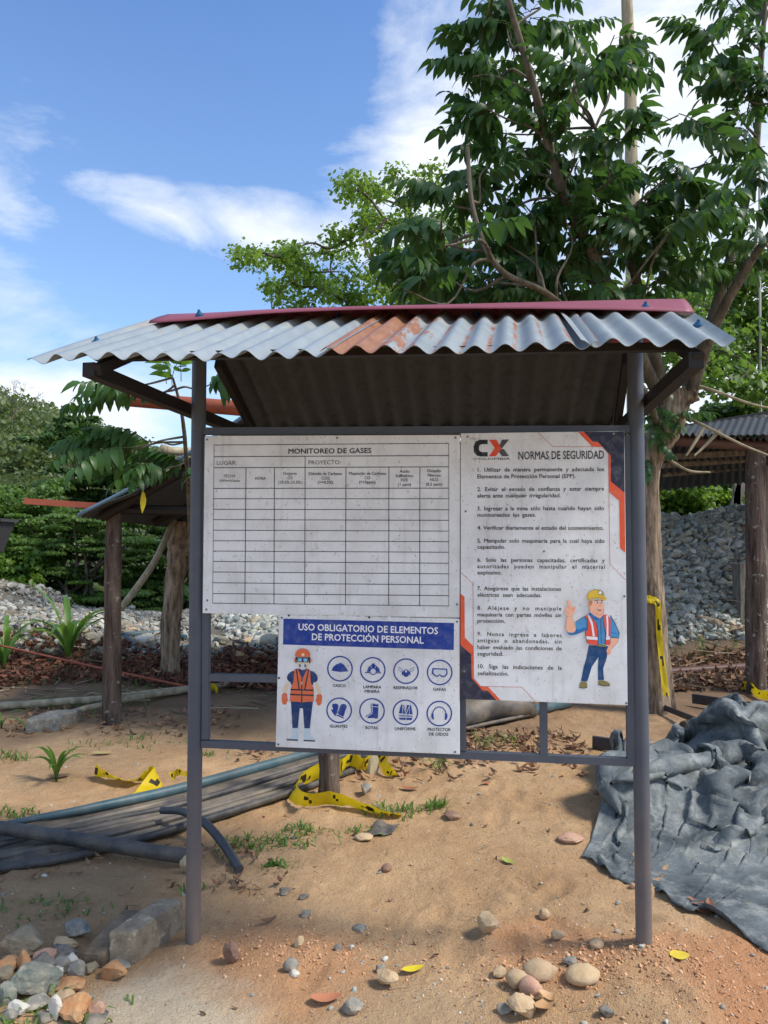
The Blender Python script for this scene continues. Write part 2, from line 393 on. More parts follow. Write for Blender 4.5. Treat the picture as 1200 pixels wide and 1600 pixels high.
shelter = thing('notice_shelter', 'grey steel notice shelter with corrugated gable roof and maroon ridge cap, carrying three signs', 'shelter', W(.1, 0, 0))
POSTL = [W(*q) for q in ((-.7345, 0, -.12), (-.7345, 0, 2.36))]
ul_b = bp(301.5, 1465)[0]; ul_t = bp(311, 580)[0]; ur_b = bp(1006.5, 1470)[0]; ur_t = bp(992, 560)[0]
for ub, ut in ((ul_b, ul_t), (ur_b, ur_t)):
    b = B(); P = [W(ub + (ut - ub) * t, 0, -.1 + 2.44 * t) for t in np.linspace(0, 1, 14)]
    b.tube(P, .0283, 28); p = b.build('post', M_STEEL, shelter, sharp=50)
ub_, ut_ = ul_b, ul_t
# sign frame of square tube between the posts
fr = B(); T = .027
def fbar(x0, y0, x1, y1, w=T, n=.0): 
    a, b_ = bp(x0, y0, n), bp(x1, y1, n); return fr.bar(W(a[0], n, a[1]), W(b_[0], n, b_[1]), w, w, up=NN)
def frame_piece(nm, *a, n=0., w=T):
    global fr
    fr = B(); fbar(*a, n=n, w=w); fr.build(nm, M_STEEL, shelter)
frame_piece('frame_upright', 324, 684, 322, 1154)
frame_piece('frame_upright', 981, 681, 985.5, 1196)
frame_piece('frame_rail', 316, 1161.5, 980, 1190)
frame_piece('frame_rail', 328, 1058, 716, 1066)
frame_piece('frame_rail', 312, 674, 990, 671)
frame_piece('frame_upright', 849, 1090, 849.5, 1179)
frame_piece('frame_upright', 718, 690, 723, 1172)
# weld blobs between post and frame
for x, y in ((322, 1062), (320, 1160), (323, 700), (990, 795), (993, 970), (992, 1060), (992, 1190)):
    u, z = bp(x, y); c = W(u, 0, z)
    wb = B(); wb.tube([c - np.array([0, 0, .012]), c, c + np.array([0, 0, .012])], [.004, .012, .004], 8); wb.build('weld', M_STEEL, shelter, True)

def tubebar(nm, a, b_, w=.04, h=.04, mat=None):
    k = B(); k.bar(a, b_, w, h); return k.build(nm, mat or M_DARK, shelter)
def Pn(x, y, n): u, z = bp(x, y, n); return W(u, n, z)
tubebar('tie_beam', Pn(138, 577, -.60), Pn(389, 680, .74), .042, .045)
tubebar('tie_beam', Pn(1088, 562, -.60), Pn(966, 672, .74), .042, .045)
tubebar('rafter', Pn(341, 566, .22), Pn(399, 676, .73), .03, .05)
tubebar('rafter', Pn(979, 560, .22), Pn(964, 668, .73), .03, .05)
E0, E1 = bp(45, 563, -.62), bp(1150, 542, -.62)          # eave corners (u, z)
R0_, R1_ = (-.935, 2.442), (1.115, 2.412)                 # ridge ends
def roofz(u, n):                                          # underside of the front slope at (u, n)
    t = (n + .62) / .70; s = (u + 1.07) / 2.14
    return (E0[1] * (1 - s) + E1[1] * s) * (1 - t) + (R0_[1] * (1 - s) + R1_[1] * s) * t
tubebar('purlin', W(-.905, -.5, roofz(-.9, -.5) - .022), W(.985, -.5, roofz(.98, -.5) - .022), .03, .024)
tubebar('purlin', W(-.72, .74, 2.060), W(.98, .74, 2.052), .04, .04)
tubebar('ridge_beam', W(-.80, .07, 2.375), W(.99, .07, 2.35), .05, .05)
tubebar('rafter', W(-.85, -.6, roofz(-.85, -.6) - .04), W(-.80, .05, roofz(-.8, .05) - .04), .03, .035)
tubebar('rafter', W(.98, -.6, roofz(.98, -.6) - .04), W(.99, .05, roofz(.99, .05) - .04), .03, .035)

def corrugated(c00, c10, c01, c11, waves, amp=.009, nt=14, per=10, sag=None, phase=0., th=.0016):
    """eave corners c00 c10, ridge corners c01 c11"""
    c00, c10, c01, c11 = (np.asarray(q, float) for q in (c00, c10, c01, c11))
    n = int(waves * per) + 1; S = np.linspace(0, 1, n); Tt = np.linspace(0, 1, nt)
    s, t = np.meshgrid(S, Tt)
    P = (c00[None, None] * ((1 - s) * (1 - t))[..., None] + c10 * (s * (1 - t))[..., None] + c01 * ((1 - s) * t)[..., None] + c11 * (s * t)[..., None])
    nr = np.cross(c10 - c00, c01 - c00); nr /= np.linalg.norm(nr); nr = nr if nr[2] > 0 else -nr
    h = amp * np.sin(2 * pi * (s * waves + phase)) 
    if sag is not None: h = h + sag(s, t)
    top = P + nr * h[..., None]; bot = top - nr * th
    V = np.concatenate([top.reshape(-1, 3), bot.reshape(-1, 3)]); uv = np.stack([s.ravel(), t.ravel()], 1); uv = np.concatenate([uv, uv])
    Fc = []; N_ = n * nt
    for j in range(nt - 1):
        for i in range(n - 1):
            a = j * n + i; Fc.append((a, a + 1, a + 1 + n, a + n)); Fc.append((N_ + a, N_ + a + n, N_ + a + 1 + n, N_ + a + 1))
    for i in range(n - 1):
        Fc.append((i, N_ + i, N_ + i + 1, i + 1)); a = (nt - 1) * n + i; Fc.append((a, a + 1, N_ + a + 1, N_ + a))
    for j in range(nt - 1):
        a = j * n; Fc.append((a, a + n, N_ + a + n, N_ + a)); a += n - 1; Fc.append((a, N_ + a, N_ + a + n, a + n))
    return V, Fc, uv, top
def ue(x): return bp(x, 558, -.62)[0]
def ur(x): return bp(x, 490, .08)[0]
def eave(u, dz=0): s = (u + 1.07) / 2.14; return W(u, -.62, E0[1] * (1 - s) + E1[1] * s + .004 + dz)
def ridge(u, dz=0): s = (u + .935) / 2.05; return W(u, .08, R0_[1] * (1 - s) + R1_[1] * s + dz)
def bentsag(s, t):   # lifted lip near u = 0.33..0.37 of the left sheet and general unevenness
    return .012 * np.exp(-((s - .70) / .045) ** 2) * (1 - t) ** 2 + .006 * np.sin(s * 7 + t * 3) * (1 - t) - .010 * np.exp(-((s) / .08) ** 2) * (1 - t)
sheets = []
for nm, a, b_, c, d_, dz, mt, sg, lab, ph in (
        ('roof_sheet', -1.075, ue(520), -.955, ur(612), 0, M_GALV, bentsag, 'dull pale corrugated roof sheet over the gas table', .1),
        ('roof_sheet', ue(500), ue(935), ur(594), ur(893), .007, M_GALVR, lambda s, t: .004 * np.sin(s * 9), 'shiny corrugated roof sheet with broad rust along one side', .0),
        ('roof_sheet', ue(908), E1[0], ur(868), R1_[0] + .01, .013, M_GALV, lambda s, t: .004 * np.sin(s * 6) * (1 - t), 'short pale corrugated roof sheet over the rules sign', .25)):
    wv = (b_ - a) / .0885
    V, Fc, uv, top = corrugated(eave(a, dz), eave(b_, dz), ridge(c, dz), ridge(d_, dz), wv, sag=sg, phase=ph, amp=.0125)
    o = add(nm, V, Fc, mt, shelter, True, uv=uv); smoothby(o, 45); o['label'] = lab; sheets.append((o, top.reshape(-1, 3)))
def backp(u, t): return W(u, .10 + .70 * t, 2.405 - .345 * t)
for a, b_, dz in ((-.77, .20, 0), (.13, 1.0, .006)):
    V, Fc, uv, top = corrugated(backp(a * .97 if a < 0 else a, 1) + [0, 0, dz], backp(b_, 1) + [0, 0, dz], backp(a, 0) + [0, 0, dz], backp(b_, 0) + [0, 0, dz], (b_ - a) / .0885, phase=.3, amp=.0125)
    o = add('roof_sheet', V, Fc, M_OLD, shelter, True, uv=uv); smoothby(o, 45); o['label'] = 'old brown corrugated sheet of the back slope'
# maroon ridge cap: a bent sheet, its front edge bowed
fe = [(232, 503, -.12), (330, 496, -.12), (430, 487, -.12), (600, 481, -.12), (800, 480, -.12), (1000, 483, -.12), (1084, 487, -.12)]
tp = [(262, 490, .06), (340, 487, .06), (430, 482, .06), (600, 477, .06), (800, 472, .06), (1000, 467, .06), (1070, 466, .06)]
fe = spline([Pn(*q) for q in fe], 6); tp = spline([Pn(*q) for q in tp], 6)
bk = tp + (tp - fe) * [1, 1, 0] + np.array([0, 0, 1.]) * (fe - tp)[:, 2:3] * np.array([0, 0, 1.]) - [0, 0, .03]
rows = [fe - [0, 0, .004], fe + (tp - fe) * .08 + [0, 0, .004], fe + (tp - fe) * .5 + [0, 0, .004], tp + [0, 0, -.002], tp + NN * .03, tp + (bk - tp) * .5, bk]
V = np.concatenate(rows); nr_ = len(fe)
Fc = [(j * nr_ + i, j * nr_ + i + 1, (j + 1) * nr_ + i + 1, (j + 1) * nr_ + i) for j in range(len(rows) - 1) for i in range(nr_ - 1)]
M_MAROON = NT('faded_maroon_sheet'); _v = M_MAROON.co()
M_MAROON.col(M_MAROON.mix(M_MAROON.noise(6, 5, _v), lin((116, 54, 68)), lin((148, 82, 94)))).set(.5, 0, .35); M_MAROON = M_MAROON.m
cap = add('ridge_cap', V, Fc, M_MAROON, shelter, True); sm_ = cap.modifiers.new('thick', 'SOLIDIFY'); sm_.thickness = .002; smoothby(cap, 30)
# screws with blue washers
def screw(P, nrm, parent):
    b = B(); P = np.asarray(P)
    P = P + nrm * .004; b.tube([P - nrm * .006, P + nrm * .005], [.0165, .0155], 12); b.tube([P + nrm * .005, P + nrm * .013], [.012, .008], 10); b.tube([P + nrm * .013, P + nrm * .021], [.006, .005], 6)
    return b.build('screw', M_SCREWBLUE, parent, loc=P)
nfr = np.cross(UU, NN * .7 + np.array([0, 0, .35])); nfr /= np.linalg.norm(nfr); nfr = nfr if nfr[2] > 0 else -nfr
for x, y in ((152, 545), (302, 541), (523, 540), (744, 536), (930, 525), (1090, 525)):
    best = min(((np.hypot(*(np.array(topx(p)) - (x, y))) - p[2] * 200, i, k) for i, (o, tt) in enumerate(sheets) for k, p in enumerate(tt[::1]) if abs(p[2] - 2.15) < .3), key=lambda q: q[0])
    o, tt = sheets[best[1]]; screw(tt[best[2]], nfr, o)
for x, y in ((312, 494), (1008, 482)): screw(Pn(x, y, -.085) + [0, 0, .0], nfr, cap)

# ------------------------------------------------------------------ flat print on the boards
INK = {}
def ink(c):
    if c not in INK: INK[c] = print_mat('print_%d_%d_%d' % c, lin(c))
    return INK[c]
def chaikin(P, it=2, closed=True):
    P = [np.array(p, float) for p in P]
    for _ in range(it):
        Q = []
        for i in range(len(P) if closed else len(P) - 1):
            a, b_ = P[i], P[(i + 1) % len(P)]; Q += [a * .75 + b_ * .25, a * .25 + b_ * .75]
        P = Q
    return P
class Flat:
    def __init__(s, n, tf=lambda x, y: (x, y)): s.n = n; s.tf = tf; s.b = B(); s.cols = []; s.k = 0
    def mi(s, c):
        if c not in s.cols: s.cols.append(c)
        return s.cols.index(c)
    def poly(s, pts, c, smooth=0, lift=None):
        s.k += 1; n = s.n - (s.k if lift is None else lift) * .00012
        P = chaikin(pts, smooth) if smooth else pts
        V = [Pn(*s.tf(*p), n) for p in P]
        from mathutils.geometry import tessellate_polygon
        uvp = [[Vector((float((v - OO) @ UU), float(v[2]), 0)) for v in V]]
        tr = [tuple(t) for t in tessellate_polygon(uvp)]
        out = []
        for t in tr:
            a, b_, c_ = (np.array(V[i]) for i in t)
            out.append(t if np.dot(np.cross(b_ - a, c_ - a), NN) < 0 else t[::-1])
        s.b.put(V, out, s.mi(c)); return s
    def line(s, pts, w, c, closed=False, lift=None):
        s.k += 1 if lift is None else 0
        n = s.n - (s.k if lift is None else lift) * .00012
        P = [np.array(s.tf(*p), float) for p in pts]
        if closed: P = P + [P[0]]
        V = []; m = len(P)
        for i in range(m):
            a = P[max(i - 1, 0)]; b_ = P[min(i + 1, m - 1)]
            if closed and i in (0, m - 1): a, b_ = P[-2], P[1]
            d = b_ - a; d = d / (np.linalg.norm(d) + 1e-9); q = np.array([-d[1], d[0]]) * w / 2
            V += [Pn(*(P[i] + q), n), Pn(*(P[i] - q), n)]
        s.b.put(V, [(2 * i, 2 * i + 2, 2 * i + 3, 2 * i + 1) for i in range(m - 1)], s.mi(c)); return s
    def ring(s, cx, cy, r, w, c, lift=None): return s.line([(cx + r * cos(a), cy + r * sin(a)) for a in np.linspace(0, 2 * pi, 41)[:-1]], w, c, True, lift)
    def disc(s, cx, cy, rx, ry, c, n=20): return s.poly([(cx + rx * cos(a), cy + ry * sin(a)) for a in np.linspace(0, 2 * pi, n + 1)[:-1]], c)
    def build(s, name, parent, label=None):
        o = s.b.build(name, [ink(c) for c in s.cols], parent)
        if label: o['label'] = label
        return o
DG = bpy.context.evaluated_depsgraph_get
def measure(body, off, sw=1., sc=1.):
    c = bpy.data.curves.new('t', 'FONT'); c.body = body; c.size = 1; c.space_word = sw; c.space_character = sc; c.resolution_u = 2
    o = bpy.data.objects.new('t', c); COL.objects.link(o); bpy.context.view_layer.update()
    m = bpy.data.meshes.new_from_object(o.evaluated_get(DG())); n = len(m.vertices)
    V = np.empty(n * 3); m.vertices.foreach_get('co', V); V = V.reshape(-1, 3); Fc = [tuple(p.vertices) for p in m.polygons]
    bpy.data.objects.remove(o); bpy.data.meshes.remove(m); bpy.data.curves.remove(c); return V, Fc
def text(name, body, x0, y0, x1, y1, cap, c, n, parent, bold=.0, justify=False, keep=False):
    """baseline from (x0, y0) to (x1, y1) in photograph pixels, letter height cap px"""
    V, Fc = measure(body, bold); capu = .682
    a, b_ = np.array(bp(x0, y0, n)), np.array(bp(x1, y1, n)); ux = b_ - a; L = np.linalg.norm(ux); ux /= L; uy = np.array([-ux[1], ux[0]])
    h = np.linalg.norm(np.array(bp(x0, y0 - cap, n)) - a)
    sy = h / capu; w = V[:, 0].max() - V[:, 0].min(); sx = L / w
    if justify and sx > sy * 1.02 and ' ' in body:
        V2, _ = measure(body, bold, 2.); w2 = V2[:, 0].max() - V2[:, 0].min(); sw = min(2.6, 1 + (L / sy - w) / max(w2 - w, 1e-6))
        V, Fc = measure(body, bold, sw); w = V[:, 0].max() - V[:, 0].min(); sx = L / w
        if sx > sy * 1.06:
            V3, _ = measure(body, bold, sw, 1.2); w3 = V3[:, 0].max() - V3[:, 0].min(); V, Fc = measure(body, bold, sw, 1 + .2 * (L / sy - w) / max(w3 - w, 1e-6)); sx = L / (V[:, 0].max() - V[:, 0].min())
    q = a + np.outer((V[:, 0] - V[:, 0].min()) * sx, ux) + np.outer(V[:, 1] * sy, uy)
    Ps, Fs = [], []
    for k, (ox, oy) in enumerate(((0, 0), (1, 0), (-1, 0), (0, 1), (0, -1)) if bold else ((0, 0),)):     # heavier strokes
        e = q + ux * ox * bold * sx + uy * oy * bold * sy; P = OO + np.outer(e[:, 0], UU) + NN * (n - k * .00002); P[:, 2] = e[:, 1]
        Fs += [tuple(i + len(q) * k for i in f_) for f_ in Fc]; Ps.append(P)
    return add(name, np.concatenate(Ps), Fs, ink(c), parent)
def panel(root, corners, n0, th=.004):
    V = [Pn(x, y, n0) for x, y in corners] + [Pn(x, y, n0) + NN * th for x, y in corners]
    o = add('panel', V, [(0, 3, 2, 1), (4, 5, 6, 7), (0, 1, 5, 4), (1, 2, 6, 5), (2, 3, 7, 6), (3, 0, 4, 7)], M_BOARD, root)
    bv = o.modifiers.new('bevel', 'BEVEL'); bv.width = .0008; bv.segments = 1; return o
M_HOLE = plain('dark_screw_head', lin((44, 44, 46)), .5, .4)
def bscrew(x, y, n, root, mat=None, r=.0042):
    P = Pn(x, y, n); b = B(); b.tube([P, P - NN * .0016, P - NN * .0026], [r, r * .95, r * .5], 12); return b.build('screw', mat or M_ZINC, root)
BK = (38, 38, 44); NF = -.036

# --- gas table
gas = thing('gas_monitoring_board', 'wide white board with an empty table headed MONITOREO DE GASES', 'board', Pn(518, 960, NF), )
panel(gas, [(320, 681), (719, 679.5), (718, 965), (316.5, 958)], NF)
n = NF - .0006
def G(cx, cy): return 300 + cx / 2.727, 670 + cy / 2.727
f = Flat(n, G)
f.line([(94, 69), (1094, 62), (1094, 755), (88, 743)], 1.3, BK, True, 1)
hl = [(93, 119, 1094, 114), (93, 166, 1094, 162), (92, 254, 1094, 253)]
ye = [(298, 298), (343, 345), (387, 390), (432, 436), (477, 481), (521, 526), (565, 573), (610, 618), (656, 665), (702, 711)]
for x0, y0, x1, y1 in hl: f.line([(x0, y0), (x1, y1)], 1.2, BK, lift=2)
for a, b_ in ye: f.line([(90, a), (1094, b_)], 1.1, BK, lift=2)
for a, b_, y0 in ((230, 225, 166), (351, 349, 165), (656, 654, 163), (839, 838, 162), (971, 970, 162), (482, 480, 117)):
    f.line([(a, y0), (b_, 743 + (a - 90) * .0119)], 1.1, BK, lift=3)
f.build('table_grid', gas)
def gt(nm, body, cx0, cy0, cx1, cy1, cap, bold=0, c=BK, **k): 
    a, b_ = G(cx0, cy0), G(cx1, cy1); return text(nm, body, a[0], a[1], b_[0], b_[1], cap, c, n - .0005, gas, bold, **k)
gt('title', 'MONITOREO DE GASES', 411, 106, 764, 103, 7.6, .022)
gt('lettering', 'LUGAR:', 106, 154, 190, 153, 6.2, c=(70, 70, 76)); gt('lettering', 'PROYECTO:', 496, 152, 634, 151, 6.2, c=(70, 70, 76))
for body, x0, x1, y, bd in (('FECHA', 136, 185, 207, 0), ('dd/mm/aaaa', 117, 204, 226, 0), ('HORA', 269, 314, 217, 0.01), ('Oxígeno', 388, 446, 196, 0.01), ('O2', 407, 428, 215, .01), ('(19,5%-23,5%)', 368, 467, 234, .01),
        ('Dióxido de Carbono', 497, 640, 197, .018), ('CO2', 553, 586, 216, .018), ('(>=0,5%)', 536, 600, 234, .018), ('Monóxido de Carbono', 669, 827, 196, .018), ('CO', 735, 759, 215, .018), ('(>10ppm)', 712, 782, 233, .018),
        ('Ácido', 885, 926, 187, .018), ('Sulfhídrico', 868, 942, 206, .018), ('H2S', 890, 919, 224, .018), ('(1 ppm)', 878, 933, 243, .018), ('Dióxido', 1003, 1060, 185, .018), ('Nitroso', 1005, 1059, 204, .018), ('NO2', 1014, 1049, 223, .018), ('(0,2 ppm)', 997, 1066, 242, .018)):
    gt('lettering', body, x0, y, x1, y, 4.5, bd, (62, 62, 68))
for x, y in ((65, 46), (619, 39), (1122, 38), (65, 731), (61, 770), (1129, 748)): bscrew(*G(x, y), NF, gas)

# --- PPE sign
BL = (24, 60, 150); NV = (22, 58, 108); OR = (222, 112, 72); SKN = (226, 208, 176); LBL = (168, 206, 230); DK = (44, 38, 54); WB = (206, 214, 222)
ppe = thing('protective_equipment_sign', 'white sign with a blue header USO OBLIGATORIO, a worker figure and eight round icons', 'sign', Pn(576, 1170, NF))
panel(ppe, [(436, 960.5), (718, 967), (718.5, 1179), (430.7, 1167)], NF - .0)
def Pz(cx, cy): return 420 + cx / 3.75, 950 + cy / 3.75
f = Flat(n, Pz); f.poly([(86, 62), (1085, 88), (1084, 246), (83, 214)], BL, lift=1); f.build('header_band', ppe)
def pt(nm, body, cx0, cy0, cx1, cy1, cap, bold, c, nn_=n - .0008):
    a, b_ = Pz(cx0, cy0), Pz(cx1, cy1); return text(nm, body, a[0], a[1], b_[0], b_[1], cap, c, nn_, ppe, bold)
pt('title', 'USO OBLIGATORIO DE ELEMENTOS', 174, 129, 990, 153, 10, .022, (236, 240, 246)); pt('title', 'DE PROTECCIÓN PERSONAL', 253, 187, 906, 208, 10, .022, (236, 240, 246))
for body, x0, x1, y in (('CASCO', 376, 451, 463), ('LAMPARA', 554, 659, 471), ('MINERA', 562, 650, 497), ('RESPIRADOR', 732, 873, 476), ('GAFAS', 963, 1037, 485), ('GUANTES', 358, 460, 701), ('BOTAS', 567, 638, 710), ('UNIFORME', 739, 860, 716), ('PROTECTOR', 931, 1065, 720), ('DE OÍDOS', 939, 1051, 748)):
    pt('lettering', body, x0, y - 1, x1, y + 1, 4.4, .022, (40, 44, 60))
def W4(cx, cy): return 430 + cx * .1, 1010 + cy * .1
f = Flat(n, W4)
f.poly([(175, 550), (225, 560), (180, 730), (105, 720)], SKN, 1); f.poly([(615, 570), (665, 555), (725, 750), (660, 745)], SKN, 1)
f.poly([(105, 725), (190, 733), (188, 800), (205, 850), (180, 860), (180, 900), (130, 915), (98, 870)], OR, 1)
f.poly([(645, 748), (735, 745), (728, 880), (700, 928), (650, 915), (655, 870), (622, 860), (645, 810)], OR, 1)
f.poly([(290, 375), (220, 410), (180, 470), (190, 530), (240, 560), (255, 620), (300, 580), (310, 400)], NV, 1)
f.poly([(550, 375), (625, 410), (668, 480), (655, 550), (595, 565), (590, 620), (545, 580), (530, 400)], NV, 1)
f.poly([(340, 350), (520, 350), (520, 560), (330, 560)], NV)
f.poly([(245, 850), (590, 850), (540, 1280), (455, 1280), (432, 965), (385, 965), (352, 1275), (270, 1275)], NV)
f.poly([(275, 1278), (355, 1278), (355, 1450), (180, 1450), (250, 1430), (278, 1380)], (190, 214, 226), 0); f.poly([(455, 1282), (538, 1282), (545, 1400), (622, 1450), (622, 1465), (448, 1460)], (190, 214, 226))
f.poly([(175, 1448), (355, 1455), (355, 1476), (180, 1468)], DK); f.poly([(445, 1460), (622, 1468), (620, 1488), (445, 1480)], DK)
f.poly([(325, 170), (550, 170), (520, 320), (430, 385), (350, 320)], SKN, 2)
f.poly([(300, 355), (350, 345), (415, 500), (425, 510), (500, 350), (545, 365), (555, 560), (600, 650), (602, 860), (420, 872), (225, 858), (245, 640), (285, 560)], OR)
f.line([(330, 355), (375, 665)], 1.9, DK); f.line([(520, 365), (462, 670)], 1.9, DK); f.line([(240, 674), (598, 686)], 2.3, DK); f.line([(232, 750), (600, 766)], 2.3, DK); f.line([(417, 510), (414, 872)], 1.6, DK)
f.disc(417, 572, 16, 26, (180, 170, 150))
f.poly([(290, 190), (325, 185), (325, 245), (290, 240)], (226, 150, 130), 1); f.poly([(545, 185), (575, 200), (570, 245), (540, 245)], (226, 150, 130), 1)
f.poly([(308, 168), (318, 90), (360, 45), (430, 30), (500, 45), (540, 95), (548, 170), (430, 160)], OR, 1); f.disc(434, 130, 24, 24, (250, 216, 170))
f.poly([(315, 165), (335, 165), (335, 258), (315, 258)], DK); f.poly([(525, 165), (547, 165), (547, 262), (527, 262)], DK)
f.poly([(330, 172), (530, 172), (515, 250), (350, 245)], (30, 44, 84)); f.poly([(350, 185), (418, 188), (412, 238), (362, 236)], (130, 196, 226)); f.poly([(440, 188), (505, 190), (500, 240), (446, 240)], (130, 196, 226))
f.poly([(370, 270), (480, 272), (488, 330), (430, 372), (362, 330)], (206, 216, 222), 2); f.disc(387, 300, 12, 24, DK); f.disc(468, 303, 12, 24, DK)
f.build('worker_picture', ppe, 'printed worker in orange vest, orange helmet and white boots')
S6 = lambda cx, cy: (500 + cx * .18333, 1010 + cy * .18333)
IC = (26, 62, 146); PB = (205, 214, 222)
def icon(cx, cy, draw, lab):
    f = Flat(n, S6); f.ring(cx, cy, 104, 2.1, IC); draw(f); f.build('icon', ppe, lab)
def i1(f): f.poly([(98, 207), (112, 175), (140, 152), (155, 150), (165, 142), (182, 142), (205, 158), (228, 190), (240, 213), (170, 218)], IC)
def i2(f):
    f.poly([(384, 218), (520, 222), (522, 231), (384, 227)], IC); f.poly([(398, 215), (415, 175), (440, 155), (475, 158), (505, 190), (512, 220)], IC); f.poly([(443, 145), (466, 146), (466, 170), (443, 170)], IC)
    f.line([(432, 160), (445, 200)], .7, PB); f.line([(478, 162), (464, 200)], .7, PB); f.disc(453, 213, 30, 30, IC); f.disc(453, 213, 23, 23, PB)
def i3(f):
    f.line([(705, 225), (672, 200), (668, 175), (700, 195), (712, 225)], .8, IC); f.line([(760, 225), (800, 200), (802, 178), (770, 195), (755, 225)], .8, IC)
    f.poly([(733, 190), (762, 215), (758, 250), (733, 264), (708, 248), (705, 215)], IC, 1); f.disc(733, 212, 9, 11, PB); f.line([(705, 215), (700, 245)], 1.6, IC); f.line([(762, 216), (768, 245)], 1.6, IC)
def i4(f):
    f.poly([(958, 184), (1084, 190), (1088, 235), (1070, 258), (1035, 262), (1020, 246), (1002, 262), (970, 248), (952, 228)], IC); f.poly([(970, 196), (1074, 200), (1076, 232), (1062, 248), (1040, 250), (1020, 236), (998, 250), (976, 238), (966, 222)], PB)
def i5(f):
    f.poly([(105, 490), (150, 486), (160, 520), (150, 570), (130, 600), (95, 545), (95, 535), (115, 540), (102, 510)], IC, 1); f.poly([(170, 510), (182, 492), (215, 490), (232, 515), (215, 545), (205, 590), (190, 600), (148, 572), (162, 540)], IC, 1)
    f.poly([(140, 572), (202, 602), (196, 610), (134, 582)], PB); f.poly([(146, 580), (204, 606), (198, 614), (140, 590)], IC)
    f.line([(162, 500), (148, 575)], .8, PB)
def i6(f):
    f.poly([(446, 494), (498, 494), (494, 612), (470, 616), (458, 610), (404, 612), (410, 596), (440, 580), (450, 560)], IC); f.line([(440, 512), (498, 516)], .9, PB)
    f.line([(470, 490), (434, 490), (440, 560), (425, 580), (396, 590), (392, 600), (400, 602)], 1.1, IC)
def i7(f):
    f.poly([(690, 496), (672, 570), (790, 580), (775, 500), (740, 500), (733, 560), (715, 498)], IC); f.line([(703, 498), (735, 575)], .9, PB); f.line([(764, 500), (735, 575)], .9, PB); f.line([(705, 500), (702, 575)], .7, PB); f.line([(762, 502), (762, 578)], .7, PB)
    f.poly([(672, 586), (790, 592), (790, 600), (672, 594)], IC); f.poly([(670, 606), (788, 610), (780, 628), (680, 625)], IC); f.line([(733, 575), (733, 630)], .8, PB)
def i8(f):
    f.line([(960, 580), (966, 550), (985, 525), (1015, 514), (1045, 524), (1068, 548), (1076, 585)], 1.7, IC); f.poly([(950, 570), (965, 565), (972, 620), (962, 625), (948, 600)], IC); f.poly([(1066, 572), (1082, 570), (1088, 600), (1075, 627), (1064, 625)], IC)
for cx, cy, d_, lab in ((170, 190, i1, 'round helmet icon'), (449, 200, i2, 'round helmet lamp icon'), (733, 211, i3, 'round respirator icon'), (1020, 222, i4, 'round goggles icon'),
                        (163, 545, i5, 'round gloves icon'), (443, 550, i6, 'round boots icon'), (728, 562, i7, 'round vest icon'), (1017, 572, i8, 'round ear defenders icon')): icon(cx, cy, d_, lab)
for x, y in ((76, 57), (1103, 80), (55, 799), (1092, 843)): bscrew(*Pz(x, y), NF, ppe)
for x, y in ((117, 44), (588, 55), (60, 410)): bscrew(*Pz(x, y), NF, ppe, M_HOLE)

# --- safety rules sign
norm = thing('safety_rules_sign', 'tall white NORMAS DE SEGURIDAD sign with navy and orange corners and a printed miner', 'sign', Pn(850, 1095, NF))
panel(norm, [(719.8, 677), (975.5, 673.5), (980.7, 1102), (719.8, 1092)], NF)
A5 = lambda cx, cy: (700 + cx / 4, 660 + cy / 4); A6 = lambda cx, cy: (700 + cx / 4, 880 + cy / 4)
NY = (40, 44, 66); OG = (226, 92, 56)
f = Flat(n, A5)
f.poly([(812, 60), (1101, 57), (1108, 815), (1075, 785), (1070, 490), (1008, 435), (1003, 195), (965, 152), (900, 148)], OG)
f.poly([(850, 58), (1101, 55.5), (1104, 440), (1018, 368), (1018, 208), (938, 122), (905, 120)], NY)
f.line([(562, 63), (655, 152), (965, 152), (1003, 195), (1012, 885), (1110, 985)], .7, (190, 80, 66))
f.tf = A6
f.poly([(78, 190), (103, 210), (105, 465), (158, 518), (160, 718), (205, 768), (248, 770), (328, 856), (77, 848)], OG)
f.poly([(78, 510), (145, 570), (148, 718), (215, 795), (248, 797), (302, 856.5), (77.5, 849)], NY)
f.line([(80, 58), (156, 128), (160, 718), (205, 770), (462, 775), (545, 864)], .7, (190, 80, 66))
f.build('corner_artwork', norm, 'navy and orange corner bands with thin red lines')
f = Flat(n, A5)
f.poly([(248, 108), (200, 108), (172, 120), (160, 150), (162, 185), (180, 207), (205, 213), (248, 213), (248, 186), (212, 186), (196, 178), (192, 160), (198, 142), (214, 136), (248, 136)], (24, 26, 34))
f.poly([(256, 109), (302, 108), (336, 160), (300, 211), (256, 212), (292, 160)], (226, 74, 40)); f.poly([(336, 108), (382, 107), (334, 165), (322, 143)], (74, 76, 82)); f.poly([(334, 165), (350, 168), (382, 211), (338, 212), (318, 185)], (74, 76, 82))
f.build('logo', norm)
def nt(nm, body, T_, cx0, cy0, cx1, cy1, cap, bold=0., c=(56, 58, 70), j=True):
    a, b_ = T_(cx0, cy0), T_(cx1, cy1); return text(nm, body, a[0], a[1], b_[0], b_[1], cap, c, n - .0012, norm, bold + .004, justify=j)
nt('logo_lettering', 'COLOMBIA', A5, 158, 234, 388, 233, 3.0, .002, (30, 32, 40), True)
nt('title', 'NORMAS DE SEGURIDAD', A5, 441, 232, 975, 226, 12.3, .010, (50, 52, 66), False)
